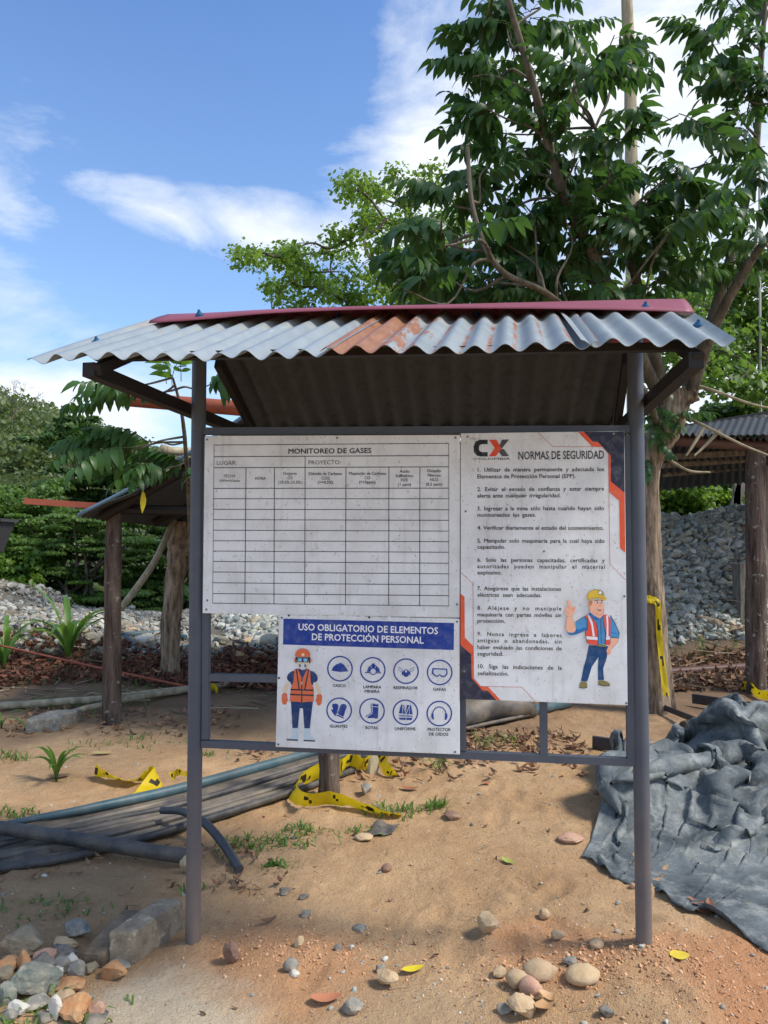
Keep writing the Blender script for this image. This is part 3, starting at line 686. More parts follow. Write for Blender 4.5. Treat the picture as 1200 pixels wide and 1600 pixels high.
LN = [('1. Utilizar de manera permanente y adecuada los', A5, 186, 308, 975, 304), ('Elementos de Protección Personal (EPP).', A5, 184, 350, 798, 347),
      ('2. Evitar el exceso de confianza y estar siempre', A5, 184, 430, 975, 426), ('alerta ante cualquier irregularidad.', A5, 184, 470, 704, 468),
      ('3. Ingresar a la mina sólo hasta cuando hayan sido', A5, 184, 550, 975, 548), ('monitoreados los gases.', A5, 184, 590, 548, 589),
      ('4. Verificar diariamente el estado del sostenimiento.', A5, 184, 670, 973, 672), ('5. Manipular solo maquinaria para la cual haya sido', A5, 184, 751, 978, 753), ('capacitado.', A5, 184, 790, 358, 790),
      ('6. Solo las personas capacitadas, certificadas y', A5, 184, 871, 980, 875), ('autorizadas pueden manipular el material', A5, 184, 911, 980, 915), ('explosivo.', A5, 184, 950, 336, 951),
      ('7. Asegúrese que las instalaciones', A6, 184, 169, 706, 173), ('eléctricas sean adecuadas.', A6, 184, 209, 584, 212), ('8. Aléjese y no manipule', A6, 184, 291, 708, 296), ('maquinaria con partes móviles sin', A6, 184, 332, 708, 337), ('protección.', A6, 184, 372, 356, 373),
      ('9. Nunca ingrese a labores', A6, 184, 453, 710, 463), ('antiguas o abandonadas, sin', A6, 184, 494, 710, 502), ('haber evaluado las condiciones de', A6, 184, 536, 710, 545), ('seguridad.', A6, 184, 577, 345, 579),
      ('10. Siga las indicaciones de la', A6, 188, 656, 712, 667), ('señalización.', A6, 186, 699, 378, 703)]
for body, T_, x0, y0, x1, y1 in LN: nt('lettering', body, T_, x0, y0, x1, y1, 6.1, .009, (34, 35, 46))
for x, y, T_ in ((122, 90, A5), (1034, 72, A5), (110, 556, A5), (600, 806, A5), (101, 677, A6), (1103, 206, A6), (1115, 874, A6)): bscrew(*T_(x, y), NF, norm)
M5 = lambda cx, cy: (875 + cx * .1125, 905 + cy * .1125)
f = Flat(n, M5); LNK = (40, 50, 84); SK = (244, 186, 156); SKs = (228, 140, 112); SH = (74, 152, 208); SHd = (42, 112, 176); VR = (232, 84, 66); JN = (18, 72, 122)
f.poly([(400, 915), (665, 930), (650, 1090), (600, 1240), (612, 1400), (528, 1400), (525, 1230), (535, 1080), (440, 1220), (380, 1420), (290, 1415), (330, 1220), (365, 1100)], JN)
f.poly([(290, 1418), (375, 1420), (382, 1500), (330, 1515), (268, 1500), (268, 1460)], (134, 126, 74), 1); f.poly([(528, 1402), (610, 1404), (690, 1440), (695, 1480), (600, 1478), (526, 1455)], (134, 126, 74), 1)
f.line([(268, 1504), (330, 1515), (380, 1502)], 1.2, (60, 56, 40)); f.line([(526, 1460), (600, 1482), (694, 1480)], 1.2, (60, 56, 40))
f.poly([(700, 500), (760, 600), (825, 750), (815, 815), (700, 815), (690, 600)], SH); f.line([(712, 740), (822, 760)], .9, SHd); f.line([(700, 500), (760, 600), (825, 750), (815, 820), (708, 800)], .9, LNK)
f.poly([(705, 815), (812, 822), (800, 880), (715, 970), (705, 1040), (660, 1055), (645, 990), (680, 920), (705, 880)], SK); f.line([(812, 822), (800, 880), (715, 970)], .7, SKs)
for k in range(3): f.line([(650, 975 + k * 28), (695, 985 + k * 28)], .6, SKs)
f.poly([(345, 510), (600, 500), (690, 600), (690, 900), (400, 905), (350, 740)], SH)
f.poly([(350, 510), (200, 610), (235, 660), (110, 700), (90, 740), (120, 775), (200, 778), (330, 725), (390, 700), (380, 540)], SH, 1); f.poly([(110, 735), (130, 770), (200, 775), (330, 722), (375, 700), (360, 660), (240, 710), (235, 670), (215, 720), (165, 755)], SHd, 1)
f.poly([(95, 520), (183, 515), (190, 600), (225, 680), (205, 735), (160, 745), (105, 735), (82, 680), (85, 590)], SK, 1); f.line([(95, 520), (82, 680), (100, 735)], .7, SKs)
f.poly([(95, 520), (62, 440), (80, 395), (120, 380), (98, 300), (105, 284), (135, 288), (178, 400), (205, 378), (228, 385), (205, 440), (185, 515)], SK, 1)
for q in (((75, 430), (120, 440)), ((85, 465), (135, 470)), ((120, 380), (150, 430)), ((178, 400), (175, 440)), ((98, 300), (120, 380)), ((205, 378), (185, 430))): f.line(q, .7, SKs)
f.poly([(340, 512), (400, 490), (505, 610), (530, 720), (528, 915), (440, 912), (378, 885), (350, 740), (385, 690), (380, 560)], VR); f.poly([(605, 490), (665, 495), (705, 560), (695, 910), (660, 915), (630, 905), (640, 760), (610, 600)], VR)
f.poly([(383, 500), (405, 492), (455, 600), (485, 795), (455, 795), (435, 640)], (236, 238, 246)); f.poly([(640, 505), (668, 500), (672, 640), (672, 795), (645, 795), (650, 640)], (236, 238, 246))
f.poly([(365, 793), (525, 805), (525, 845), (370, 835)], (236, 238, 246)); f.poly([(633, 798), (695, 795), (693, 838), (633, 843)], (236, 238, 246))
for q in (((340, 512), (380, 560), (385, 690), (350, 740), (378, 885)), ((505, 610), (530, 720), (528, 915)), ((605, 600), (640, 760), (630, 905)), ((565, 560), (575, 890)), ((200, 605), (345, 512))): f.line(q, .8, LNK)
f.poly([(525, 905), (640, 915), (640, 940), (528, 935)], (130, 124, 84))
f.poly([(415, 400), (610, 440), (600, 500), (555, 545), (470, 510), (415, 450)], SK); f.poly([(415, 455), (395, 495), (500, 570), (545, 545), (470, 500)], SHd); f.poly([(555, 548), (600, 495), (612, 520), (590, 565)], SHd)
f.poly([(395, 300), (600, 285), (612, 400), (605, 470), (560, 500), (510, 490), (430, 430), (400, 380)], SK, 1); f.poly([(395, 300), (450, 295), (445, 350), (425, 370), (410, 350)], (190, 130, 80), 1); f.line([(500, 470), (560, 500), (605, 470), (612, 400)], .6, SKs)
f.poly([(395, 345), (412, 340), (425, 395), (405, 385)], SKs, 1)
f.disc(515, 322, 26, 15, (240, 240, 244)); f.disc(518, 322, 11, 13, (66, 44, 90)); f.disc(580, 322, 18, 14, (240, 240, 244)); f.disc(580, 322, 10, 12, (66, 44, 90))
f.line([(485, 298), (540, 288)], 1.2, (110, 60, 44)); f.line([(565, 290), (600, 296)], 1.2, (110, 60, 44)); f.line([(552, 330), (568, 372), (545, 375)], .7, SKs)
f.poly([(505, 405), (575, 420), (572, 438), (535, 438)], (110, 36, 40)); f.poly([(510, 408), (570, 420), (566, 426), (520, 418)], (240, 240, 240))
f.poly([(385, 285), (382, 220), (415, 165), (480, 145), (560, 152), (600, 190), (612, 235), (655, 275), (625, 300), (540, 262), (450, 275), (365, 298)], (226, 190, 62), 1); f.line([(385, 285), (382, 220), (415, 165), (480, 145), (560, 152), (600, 190), (612, 235)], .7, (120, 96, 50))
f.line([(385, 278), (500, 255), (612, 262)], .7, (150, 120, 50)); f.poly([(520, 155), (600, 160), (605, 220), (545, 225)], (150, 146, 110), 1); f.disc(558, 188, 20, 22, (246, 246, 238))
f.build('miner_picture', norm, 'printed miner in yellow helmet and red vest pointing up')

# ------------------------------------------------------------------ materials of the yard
G1, G2 = (.012, .036, .012), (.032, .075, .022)
M_LEAF = leaf_mat('dark_leaflet', (.024, .068, .022), (.055, .125, .034), .40)
M_LEAFY = leaf_mat('young_leaflet', (.06, .15, .02), (.12, .24, .04), .45)
M_LIGHT = leaf_mat('light_fine_leaf', (.07, .15, .02), (.17, .28, .05), .5)
M_BUSH = leaf_mat('feathery_leaf', (.060, .125, .030), (.135, .235, .052), .46)
M_BUSHD = leaf_mat('deep_leaf', (.034, .080, .022), (.080, .150, .036), .38)
M_HILL = leaf_mat('hill_foliage', (.065, .105, .040), (.150, .195, .070), .4)
M_GRASS = leaf_mat('grass_blade', (.05, .13, .02), (.14, .26, .05), .4)
M_BARK = bark_mat('grey_bark', lin((110, 96, 80)), lin((164, 148, 126)))
M_BARKR = bark_mat('rough_bark', lin((84, 70, 58)), lin((172, 154, 132)), 11, st=1.)
M_BARKS = bark_mat('spotted_bark', lin((60, 50, 45)), lin((112, 98, 88)), 9, lin((188, 186, 176)))
M_BRANCH = bark_mat('branch_bark', lin((78, 72, 62)), lin((118, 112, 98)), 9)
M_WOOD = bark_mat('grey_timber', lin((96, 90, 82)), lin((150, 142, 130)), 10)
M_BAMBOO = bark_mat('pale_pole_wood', lin((132, 122, 100)), lin((178, 168, 142)), 6, st=.3)
M_RUSTP = plain('rust_painted_steel', lin((150, 84, 66)), .7, .2, var=.3, scale=14)
M_BROWNP = plain('brown_pipe', lin((92, 68, 62)), .55, .3, var=.25)
M_BLACKPL = None
def dusty(name, c, dust, amt=.5, rough=.6, sc=4):
    k = NT(name); v = k.co(); a = k.mix(k.ramp(k.noise(sc, 7, v, .7), [(.5 - amt * .35, 0.), (.78, .95)]), c, dust)
    g = k.n('ShaderNodeNewGeometry'); sp = k.n('ShaderNodeSeparateXYZ'); k.l(g.outputs['Normal'], sp.inputs[0])
    a = k.mix(k.math('MULTIPLY', k.math('MULTIPLY', sp.outputs[2], amt * .5, True), k.noise(11, 5, v), True), a, dust)
    a = k.mix(k.ramp(k.noise(60, 4, v, .7), [(.6, 0.), (.7, .35)]), a, dust)
    k.col(a); k.set(rough, 0, .35); k.bump(k.noise(30, 4, v), .2, .004); return k.m
M_BLACKPL = dusty('dusty_black_plastic', lin((50, 52, 56)), lin((120, 112, 100)), .3, .5)
M_SHEETPL = dusty('dusty_grey_sheeting', lin((58, 60, 64)), lin((142, 128, 108)), .42, .5, 3)
M_BLUEP = dusty('dusty_blue_pipe', lin((52, 84, 94)), lin((104, 112, 110)), .4, .45, 5)
M_HOSE = dusty('black_hose', lin((44, 46, 52)), lin((84, 84, 86)), .4, .45)
M_TARP = None
def tarp_mat():
    k = NT('grey_blue_tarpaulin'); v = k.co()
    c = k.mix(k.ramp(k.noise(2.6, 7, v, .7), [(.36, 0.), (.66, 1.)]), lin((58, 66, 71)), lin((116, 123, 124)))
    c = k.mix(k.ramp(k.noise(6, 7, v, .75, ), [(.5, 0.), (.70, .75)]), c, lin((164, 166, 160)))
    c = k.mix(k.ramp(k.noise(22, 6, v, .75), [(.5, 0.), (.68, .5)]), c, lin((60, 66, 68)))
    c = k.mix(k.ramp(k.noise(3.4, 5, v, .7, ), [(.60, 0.), (.74, .6)]), c, lin((112, 108, 78)))
    c = k.mix(k.ramp(k.noise(70, 3, v, .7), [(.62, 0.), (.72, .3)]), c, lin((160, 162, 158)))
    vo = k.n('ShaderNodeTexVoronoi', feature='DISTANCE_TO_EDGE'); vo.inputs['Scale'].default_value = 7
    dv_ = k.n('ShaderNodeMixRGB'); dv_.inputs[0].default_value = .25; k.l(v, dv_.inputs[1]); nz = k.n('ShaderNodeTexNoise'); nz.inputs['Scale'].default_value = 4; k.l(v, nz.inputs['Vector']); k.l(nz.outputs['Color'], dv_.inputs[2]); k.l(dv_.outputs[0], vo.inputs['Vector'])
    cr = k.math('MULTIPLY', k.ramp(vo.outputs['Distance'], [(0., 0.), (.12, 1.)]), .5)
    k.col(c); k.set(.68, 0, .25); k.bump(k.math('ADD', cr, k.math('ADD', k.noise(14, 6, v, .6), k.math('MULTIPLY', k.noise(160, 2, v), .2))), .3, .014); return k.m
M_TARP = tarp_mat()
STONE_R = [(0, lin((140, 146, 142))), (.2, lin((178, 182, 176))), (.4, lin((122, 128, 124))), (.55, lin((206, 206, 196))), (.7, lin((152, 156, 146))), (.85, lin((172, 160, 138))), (1, lin((108, 112, 112)))]
M_GRAVEL = stone_mat('grey_green_gravel', STONE_R)
M_GRAVELW = stone_mat('pale_gravel', [(0, lin((136, 136, 130))), (.3, lin((172, 170, 160))), (.6, lin((112, 114, 112))), (.8, lin((156, 142, 120))), (1, lin((92, 96, 96)))])
M_GRIT = stone_mat('sandy_grit', [(0, lin((184, 146, 106))), (.3, lin((158, 120, 84))), (.55, lin((206, 174, 134))), (.75, lin((132, 118, 102))), (.9, lin((214, 208, 196))), (1, lin((120, 112, 106)))])
M_LITTER = stone_mat('dry_leaf_litter', [(0, lin((124, 90, 70))), (.3, lin((156, 120, 92))), (.55, lin((100, 76, 62))), (.8, lin((176, 146, 118))), (1, lin((90, 72, 62)))])
M_LITTERR = stone_mat('red_brown_litter', [(0, lin((118, 76, 60))), (.35, lin((92, 62, 52))), (.6, lin((146, 98, 76))), (.85, lin((76, 56, 48))), (1, lin((166, 132, 106)))])
M_TWIG = stone_mat('dry_twig', [(0, lin((116, 100, 84))), (.4, lin((150, 134, 112))), (.7, lin((88, 72, 60))), (1, lin((170, 156, 134)))])

# ------------------------------------------------------------------ stones
def ico(sub):
    import bmesh
    bm = bmesh.new(); bmesh.ops.create_icosphere(bm, subdivisions=sub, radius=1)
    V = np.array([v.co[:] for v in bm.verts]); Fc = [tuple(v.index for v in f.verts) for f in bm.faces]; bm.free(); return V, Fc
ICO = {k: ico(k) for k in (1, 2, 3)}
def stone_shape(rg, sub=2, planes=11, dims=(1, 1, 1), rnd=.0, rough=0):
    V, Fc = ICO[sub]
    N_ = rg.normal(size=(planes, 3)); N_ /= np.linalg.norm(N_, axis=1)[:, None]; h = (.62 if rnd else .48) + .36 * rg.random(planes)
    dt = V @ N_.T; r = np.where(dt > 1e-3, h / np.maximum(dt, 1e-3), 9).min(1); r = np.minimum(r, 1.0)
    r = r * (1 - rnd) + .86 * rnd
    if rough: r = r * (1 + rough * (vn(V[:, 0] * 3 + 9, V[:, 1] * 3 + V[:, 2] * 4 + 5, 5) - .5))
    return V * r[:, None] * np.array(dims), Fc
def rotz(V, a): c, s = cos(a), sin(a); return V @ np.array([[c, s, 0], [-s, c, 0], [0, 0, 1]])
def rot3(V, rg, tilt=.4):
    a, b_ = rg.normal(size=2) * tilt; c, s = cos(a), sin(a); V = V @ np.array([[1, 0, 0], [0, c, s], [0, -s, c]]); c, s = cos(b_), sin(b_)
    return rotz(V @ np.array([[c, 0, s], [0, 1, 0], [-s, 0, c]]), rg.random() * 6.3)
def rock(px, py, wpx, hpx, mat, name, label, cat='rock', ar=.8, group=None, seed=None, planes=11, rnd=0., rot=None, sink=.30, sub=3):
    """px,py: centre of the rock in the photograph, wpx,hpx: its size there"""
    rg = np.random.default_rng(seed if seed is not None else int(px * 7 + py))
    base = gp(px, py + hpx * .42); k = np.linalg.norm(base - CAMP) / F
    w, h = wpx * k / 2, hpx * k / 2 * .92
    V, Fc = stone_shape(rg, sub, planes, (w, w * ar, h), rnd, .12)
    V = rotz(V, rot if rot is not None else rg.normal() * .35); sx = w / (np.abs(V[:, 0]).max()); V = V * [sx, sx, h / np.abs(V[:, 2]).max()]
    c = base + np.array([0, w * ar * .5, h * (1 - sink)])
    o = add(name, V + c, Fc, mat, loc=[c[0], c[1], base[2]]); smoothby(o, 60 if rnd > .3 else 9); return tag(o, label, cat, group)
def scatter(n, pts, size, mat, name, label, sub=1, planes=8, flat=.6, seed=1, variants=12, zoff=.2, rough=0):
    """joined small stones. pts: n x 3, size: n"""
    rg = np.random.default_rng(seed); sh = [stone_shape(rg, sub, planes, (1, .55 + .4 * rg.random(), flat * (.6 + .6 * rg.random()))) for _ in range(variants)]
    nv = len(ICO[sub][0]); F0 = np.array(ICO[sub][1]); Vs = np.empty((n, nv, 3)); 
    for i in range(n):
        V = rot3(sh[i % variants][0], rg, .5) * size[i]; Vs[i] = V + pts[i] + [0, 0, size[i] * zoff]
    Fs = (F0[None] + (np.arange(n) * nv)[:, None, None]).reshape(-1, 3)
    o = add(name, Vs.reshape(-1, 3), Fs, mat); return tag(o, label, kind='stuff')

def pts_on(n, fx, fy, rg): x = fx(rg.random(n)); y = fy(rg.random(n)); return np.stack([x, y, gz(x, y)], 1)
rg = np.random.default_rng(3)
# grit over the yard, denser in patches
n_ = 34000; y = 2.1 + 4.6 * rg.random(n_) ** 1.5; x = (rg.random(n_) - .5) * 2 * (.62 * y + .3); keep = vn(x * 2.2, y * 2.2, 55) + .25 * rg.random(n_) > .45
x, y = x[keep], y[keep]; P = np.stack([x, y, gz(x, y)], 1); sz = .0012 + .0055 * rg.random(len(x)) ** 4
scatter(len(x), P, sz, M_GRIT, 'grit', 'small grit and crumbs strewn over the sandy earth', seed=2)
n_ = 260; y = 2.2 + 4.2 * rg.random(n_) ** 1.4; x = (rg.random(n_) - .5) * 2 * (.6 * y + .2); P = np.stack([x, y, gz(x, y)], 1)
scatter(n_, P, .006 + .010 * rg.random(n_) ** 2, M_GRAVEL, 'pebbles', 'scattered thumbnail sized pebbles on the sandy earth', sub=2, seed=4)
def crumb_patch(cx, cy, rx, ry, n, s0, s1, mat, name, lab, seed):
    rg = np.random.default_rng(seed); c = gp(cx, cy); r = rg.normal(size=(n, 2)) * .5; x = c[0] + r[:, 0] * rx; y = c[1] + r[:, 1] * ry
    return scatter(n, np.stack([x, y, gz(x, y)], 1), s0 + s1 * rg.random(n) ** 2.5, mat, name, lab, seed=seed)
M_CLOD = stone_mat('orange_clods', [(0, lin((190, 140, 104))), (.4, lin((204, 160, 122))), (.7, lin((170, 126, 94))), (1, lin((210, 176, 142)))])
crumb_patch(930, 1500, .42, .16, 900, .003, .010, M_CLOD, 'earth_crumbs', 'orange earth crumbs around the foot of the rusty post', 8)
crumb_patch(480, 1480, .5, .18, 800, .002, .009, M_CLOD, 'earth_crumbs', 'orange earth crumbs in front of the grey post', 9)
crumb_patch(1120, 1540, .5, .3, 700, .002, .009, M_CLOD, 'earth_crumbs', 'reddish earth crumbs in the corner beyond the rusty post', 10)
# gravel banks
rg = np.random.default_rng(5)
def bank(n, x0, x1, y0, y1, s0, s1, mat, name, lab, seed, cond=None, sub=1):
    rg = np.random.default_rng(seed); x = x0 + (x1 - x0) * rg.random(n); y = y0 + (y1 - y0) * rg.random(n); z = gz(x, y)
    if cond is not None: m = cond(x, y, z); x, y, z = x[m], y[m], z[m]
    s = s0 + s1 * rg.random(len(x)) ** 3.6
    return scatter(len(x), np.stack([x, y, z], 1), s, mat, name, lab, seed=seed, sub=sub, zoff=.3)
bank(24000, 2.6, 7.4, 8.7, 11.6, .018, .09, M_GRAVEL, 'gravel_bank', 'high bank of grey green crushed gravel behind the spotted post', 21, lambda x, y, z: z > .42 + .3 * (vn(x * 1.5, y * 1.5, 3) - .5))
bank(21000, -9.0, -1.7, 9.0, 13.6, .016, .08, M_GRAVELW, 'gravel_heap', 'low heap of pale crushed gravel below the green bushes', 22, lambda x, y, z: z > .12)
bank(6000, -2.7, .4, 8.9, 13.2, .025, .11, M_GRAVEL, 'rubble_heap', 'grey and tan rubble heap seen under the gas board', 23, lambda x, y, z: z > .16)

def leaf_litter(n, P, s, mat, name, lab, seed, lift=.02, tilt=.55):
    rg = np.random.default_rng(seed); V = np.empty((n, 6, 3))
    a = rg.random(n) * 6.28; t = rg.normal(size=(n, 3)) * tilt; t[:, 2] = 1; t /= np.linalg.norm(t, axis=1)[:, None]
    ux = np.stack([np.cos(a), np.sin(a), np.zeros(n)], 1); ux -= t * (ux * t).sum(1)[:, None]; ux /= np.linalg.norm(ux, axis=1)[:, None]; uy = np.cross(t, ux)
    curl = (.15 + .5 * rg.random(n))[:, None]; s = s[:, None]; P = P + np.stack([np.zeros(n)] * 2 + [rg.random(n) * lift], 1)
    V[:, 0] = P - ux * s + t * s * curl; V[:, 1] = P - uy * s * .42 + t * s * .12; V[:, 2] = P + ux * s + t * s * curl * 1.2; V[:, 3] = P + uy * s * .42 + t * s * .12
    V[:, 4] = P - ux * s * .45 + t * 0; V[:, 5] = P + ux * s * .45
    F0 = np.array([(0, 1, 4), (4, 1, 5), (5, 1, 2), (0, 4, 3), (4, 5, 3), (5, 2, 3)])
    o = add(name, V.reshape(-1, 3), (F0[None] + (np.arange(n) * 6)[:, None, None]).reshape(-1, 3), mat); return tag(o, lab, kind='stuff')
def litter_area(n, x0, x1, y0, y1, s0, s1, mat, name, lab, seed, cond=None, lift=.03):
    rg = np.random.default_rng(seed); x = x0 + (x1 - x0) * rg.random(n); y = y0 + (y1 - y0) * rg.random(n)
    if cond is not None: m = cond(x, y); x, y = x[m], y[m]
    leaf_litter(len(x), np.stack([x, y, gz(x, y)], 1), s0 + s1 * rg.random(len(x)), mat, name, lab, seed, lift)
litter_area(7000, -6, 0, 6.9, 9.4, .03, .05, M_LITTERR, 'leaf_litter', 'red brown dead leaves piled in front of the rubble', 31, lambda x, y: vn(x * .9, y * 1.3, 8) + .5 * sst(y, 7.2, 8.6) > .62, .10)
litter_area(5200, 1.6, 7, 7.6, 9.6, .03, .05, M_LITTER, 'leaf_litter', 'brown dry leaves and straw at the foot of the gravel bank', 32, lambda x, y: (y + .4 * vn(x, y, 4) > 7.9) & (y < 8.9), .06)
litter_area(1200, -3.2, 2.2, 4.8, 7.2, .02, .035, M_LITTER, 'leaf_litter', 'thin scatter of dry leaves behind the black sheeting', 33, lambda x, y: vn(x * 1.1, y * 1.1, 14) > .52)
litter_area(320, .2, 1.5, 5.2, 6.0, .015, .04, M_LITTER, 'leaf_litter', 'drift of curled brown leaves beside the log stump', 34, None, .05)
litter_area(200, -2.2, -.4, 3.3, 3.75, .010, .024, M_LITTER, 'leaf_litter', 'brown leaf scraps along the front of the black sheeting', 35, lambda x, y: vn(x * 4, y * 4, 4) > .4)
litter_area(160, -2.6, 2.2, 2.2, 4.6, .006, .016, M_LITTER, 'leaf_litter', 'tiny dead leaf scraps strewn over the open yard', 36, None, .004)
def twigs(n, x0, x1, y0, y1, l0, l1, r, name, lab, seed, lift=.03):
    rg = np.random.default_rng(seed); b = B()
    for i in range(n):
        x, y = x0 + (x1 - x0) * rg.random(), y0 + (y1 - y0) * rg.random(); a = rg.random() * 6.28; L = l0 + (l1 - l0) * rg.random() ** 2; p = np.array([x, y, g(x, y) + .006 + lift * rg.random()])
        d = np.array([cos(a), sin(a), rg.normal() * .1]); q = np.cross(d, [0, 0, 1]); b.tube([p, p + d * L * .5 + q * L * .08 * rg.normal(), p + d * L], [r, r * .8, r * .4], 4, False)
    tag(b.build(name, M_TWIG, None), lab, kind='stuff')
twigs(420, 2.0, 6.5, 7.8, 10, .15, .9, .008, 'twigs', 'dry twigs tangled over the slope below the gravel bank', 41)
twigs(220, -5.5, 0, 6.6, 9, .15, .8, .007, 'twigs', 'dry twigs among the red brown leaves', 42)
twigs(110, -2.4, 2.2, 2.3, 5, .02, .10, .0016, 'twigs', 'tiny twigs lying on the sandy earth', 43, .003)

# ------------------------------------------------------------------ individual rocks, front corner
RM = {'grey': rock_mat('grey_rock', lin((104, 108, 104)), lin((150, 150, 142)), lin((182, 180, 168))), 'dark': rock_mat('dark_slate_rock', lin((82, 86, 86)), lin((120, 122, 118)), lin((140, 138, 128))),
      'tan': rock_mat('tan_rock', lin((176, 148, 112)), lin((204, 182, 148))), 'orange': rock_mat('orange_rock', lin((176, 118, 74)), lin((206, 160, 110)), lin((140, 96, 66))),
      'white': rock_mat('white_rock', lin((186, 184, 176)), lin((222, 220, 210))), 'olive': rock_mat('olive_brown_rock', lin((112, 104, 88)), lin((148, 138, 116)), lin((96, 96, 88))),
      'green': rock_mat('green_grey_rock', lin((92, 104, 98)), lin((140, 150, 140)), lin((176, 172, 150))), 'pink': rock_mat('pinkish_rock', lin((172, 130, 110)), lin((200, 160, 138)), lin((150, 120, 104))),
      'purple': rock_mat('purple_brown_rock', lin((104, 78, 74)), lin((146, 112, 92))), 'slab': rock_mat('brown_slab', lin((78, 68, 58)), lin((112, 98, 82))), 'sand': rock_mat('sandstone_pebble', lin((170, 146, 114)), lin((192, 168, 136)), lin((150, 128, 104)))}
HEAP = [ # px, py, w, h, mat, label
 (44, 1543, 62, 46, 'green', 'largest grey green boulder of the front corner heap, with a mauve edge'),
 (113, 1458, 38, 22, 'grey', 'blue grey flat rock topmost and rearmost of the corner heap'),
 (97, 1479, 34, 18, 'tan', 'cream rock with a flat top below the blue grey one'),
 (30, 1483, 56, 32, 'olive', 'wide olive brown slab at the back of the corner heap'),
 (33, 1467, 22, 12, 'sand', 'small dull tan stone lying on the olive brown slab'),
 (35, 1508, 20, 30, 'orange', 'upright ochre shard pointing up in the corner heap'),
 (8, 1514, 26, 18, 'orange', 'rusty orange stone at the picture edge beside the ochre shard'),
 (64, 1510, 36, 22, 'dark', 'slate blue rock right beside the ochre shard'),
 (70, 1498, 34, 18, 'pink', 'pinkish stone behind the slate blue rock'),
 (95, 1493, 40, 20, 'dark', 'dark slate rock between the pinkish stone and the brown wedge'),
 (92, 1517, 30, 24, 'grey', 'pale blue grey angular rock above the white stone'),
 (108, 1507, 28, 26, 'white', 'cream white rock with a grey face near the heap centre'),
 (84, 1529, 24, 22, 'white', 'bright white small stone in the middle of the corner heap'),
 (119, 1526, 28, 30, 'grey', 'steep grey triangular rock right of the bright white stone'),
 (137, 1518, 22, 18, 'olive', 'brown grey stone between the triangular rock and the orange brown one'),
 (102, 1546, 44, 14, 'orange', 'long flat ochre brown stone below the bright white stone'),
 (174, 1523, 38, 28, 'orange', 'rounded orange brown rock in front of the squared stone block'),
 (182, 1512, 34, 12, 'grey', 'pale grey sliver under the squared stone block'),
 (5, 1528, 22, 26, 'olive', 'brown grey stone cut by the picture edge'),
 (7, 1560, 24, 34, 'green', 'light green grey rock at the picture edge below the boulder'),
 (112, 1578, 46, 40, 'orange', 'big golden brown rock at the bottom of the heap'),
 (146, 1583, 24, 24, 'pink', 'salmon pink rounded stone beside the golden brown rock'),
 (84, 1582, 18, 36, 'white', 'upright white shard left of the golden brown rock'),
 (50, 1573, 36, 16, 'grey', 'grey flat stone under the big boulder, half in grass'),
 (26, 1583, 30, 22, 'white', 'whitish flat stone in the grass at the bottom corner'),
 (98, 1557, 24, 14, 'tan', 'small cream stone just above the golden brown rock'),
 (130, 1561, 24, 14, 'grey', 'small grey stone above the salmon pink one'),
 (10, 1592, 22, 16, 'grey', 'blue grey stone in the very bottom corner'),
 (145, 1598, 30, 12, 'dark', 'slate stone at the bottom picture edge below the salmon stone'),
 (66, 1594, 24, 14, 'dark', 'dark stone at the bottom edge in the grass'),
 (16, 1499, 22, 12, 'olive', 'dull brown stone under the olive brown slab')]
for q in HEAP: rock(q[0], q[1], q[2], q[3], RM[q[4]], 'rock', q[5])
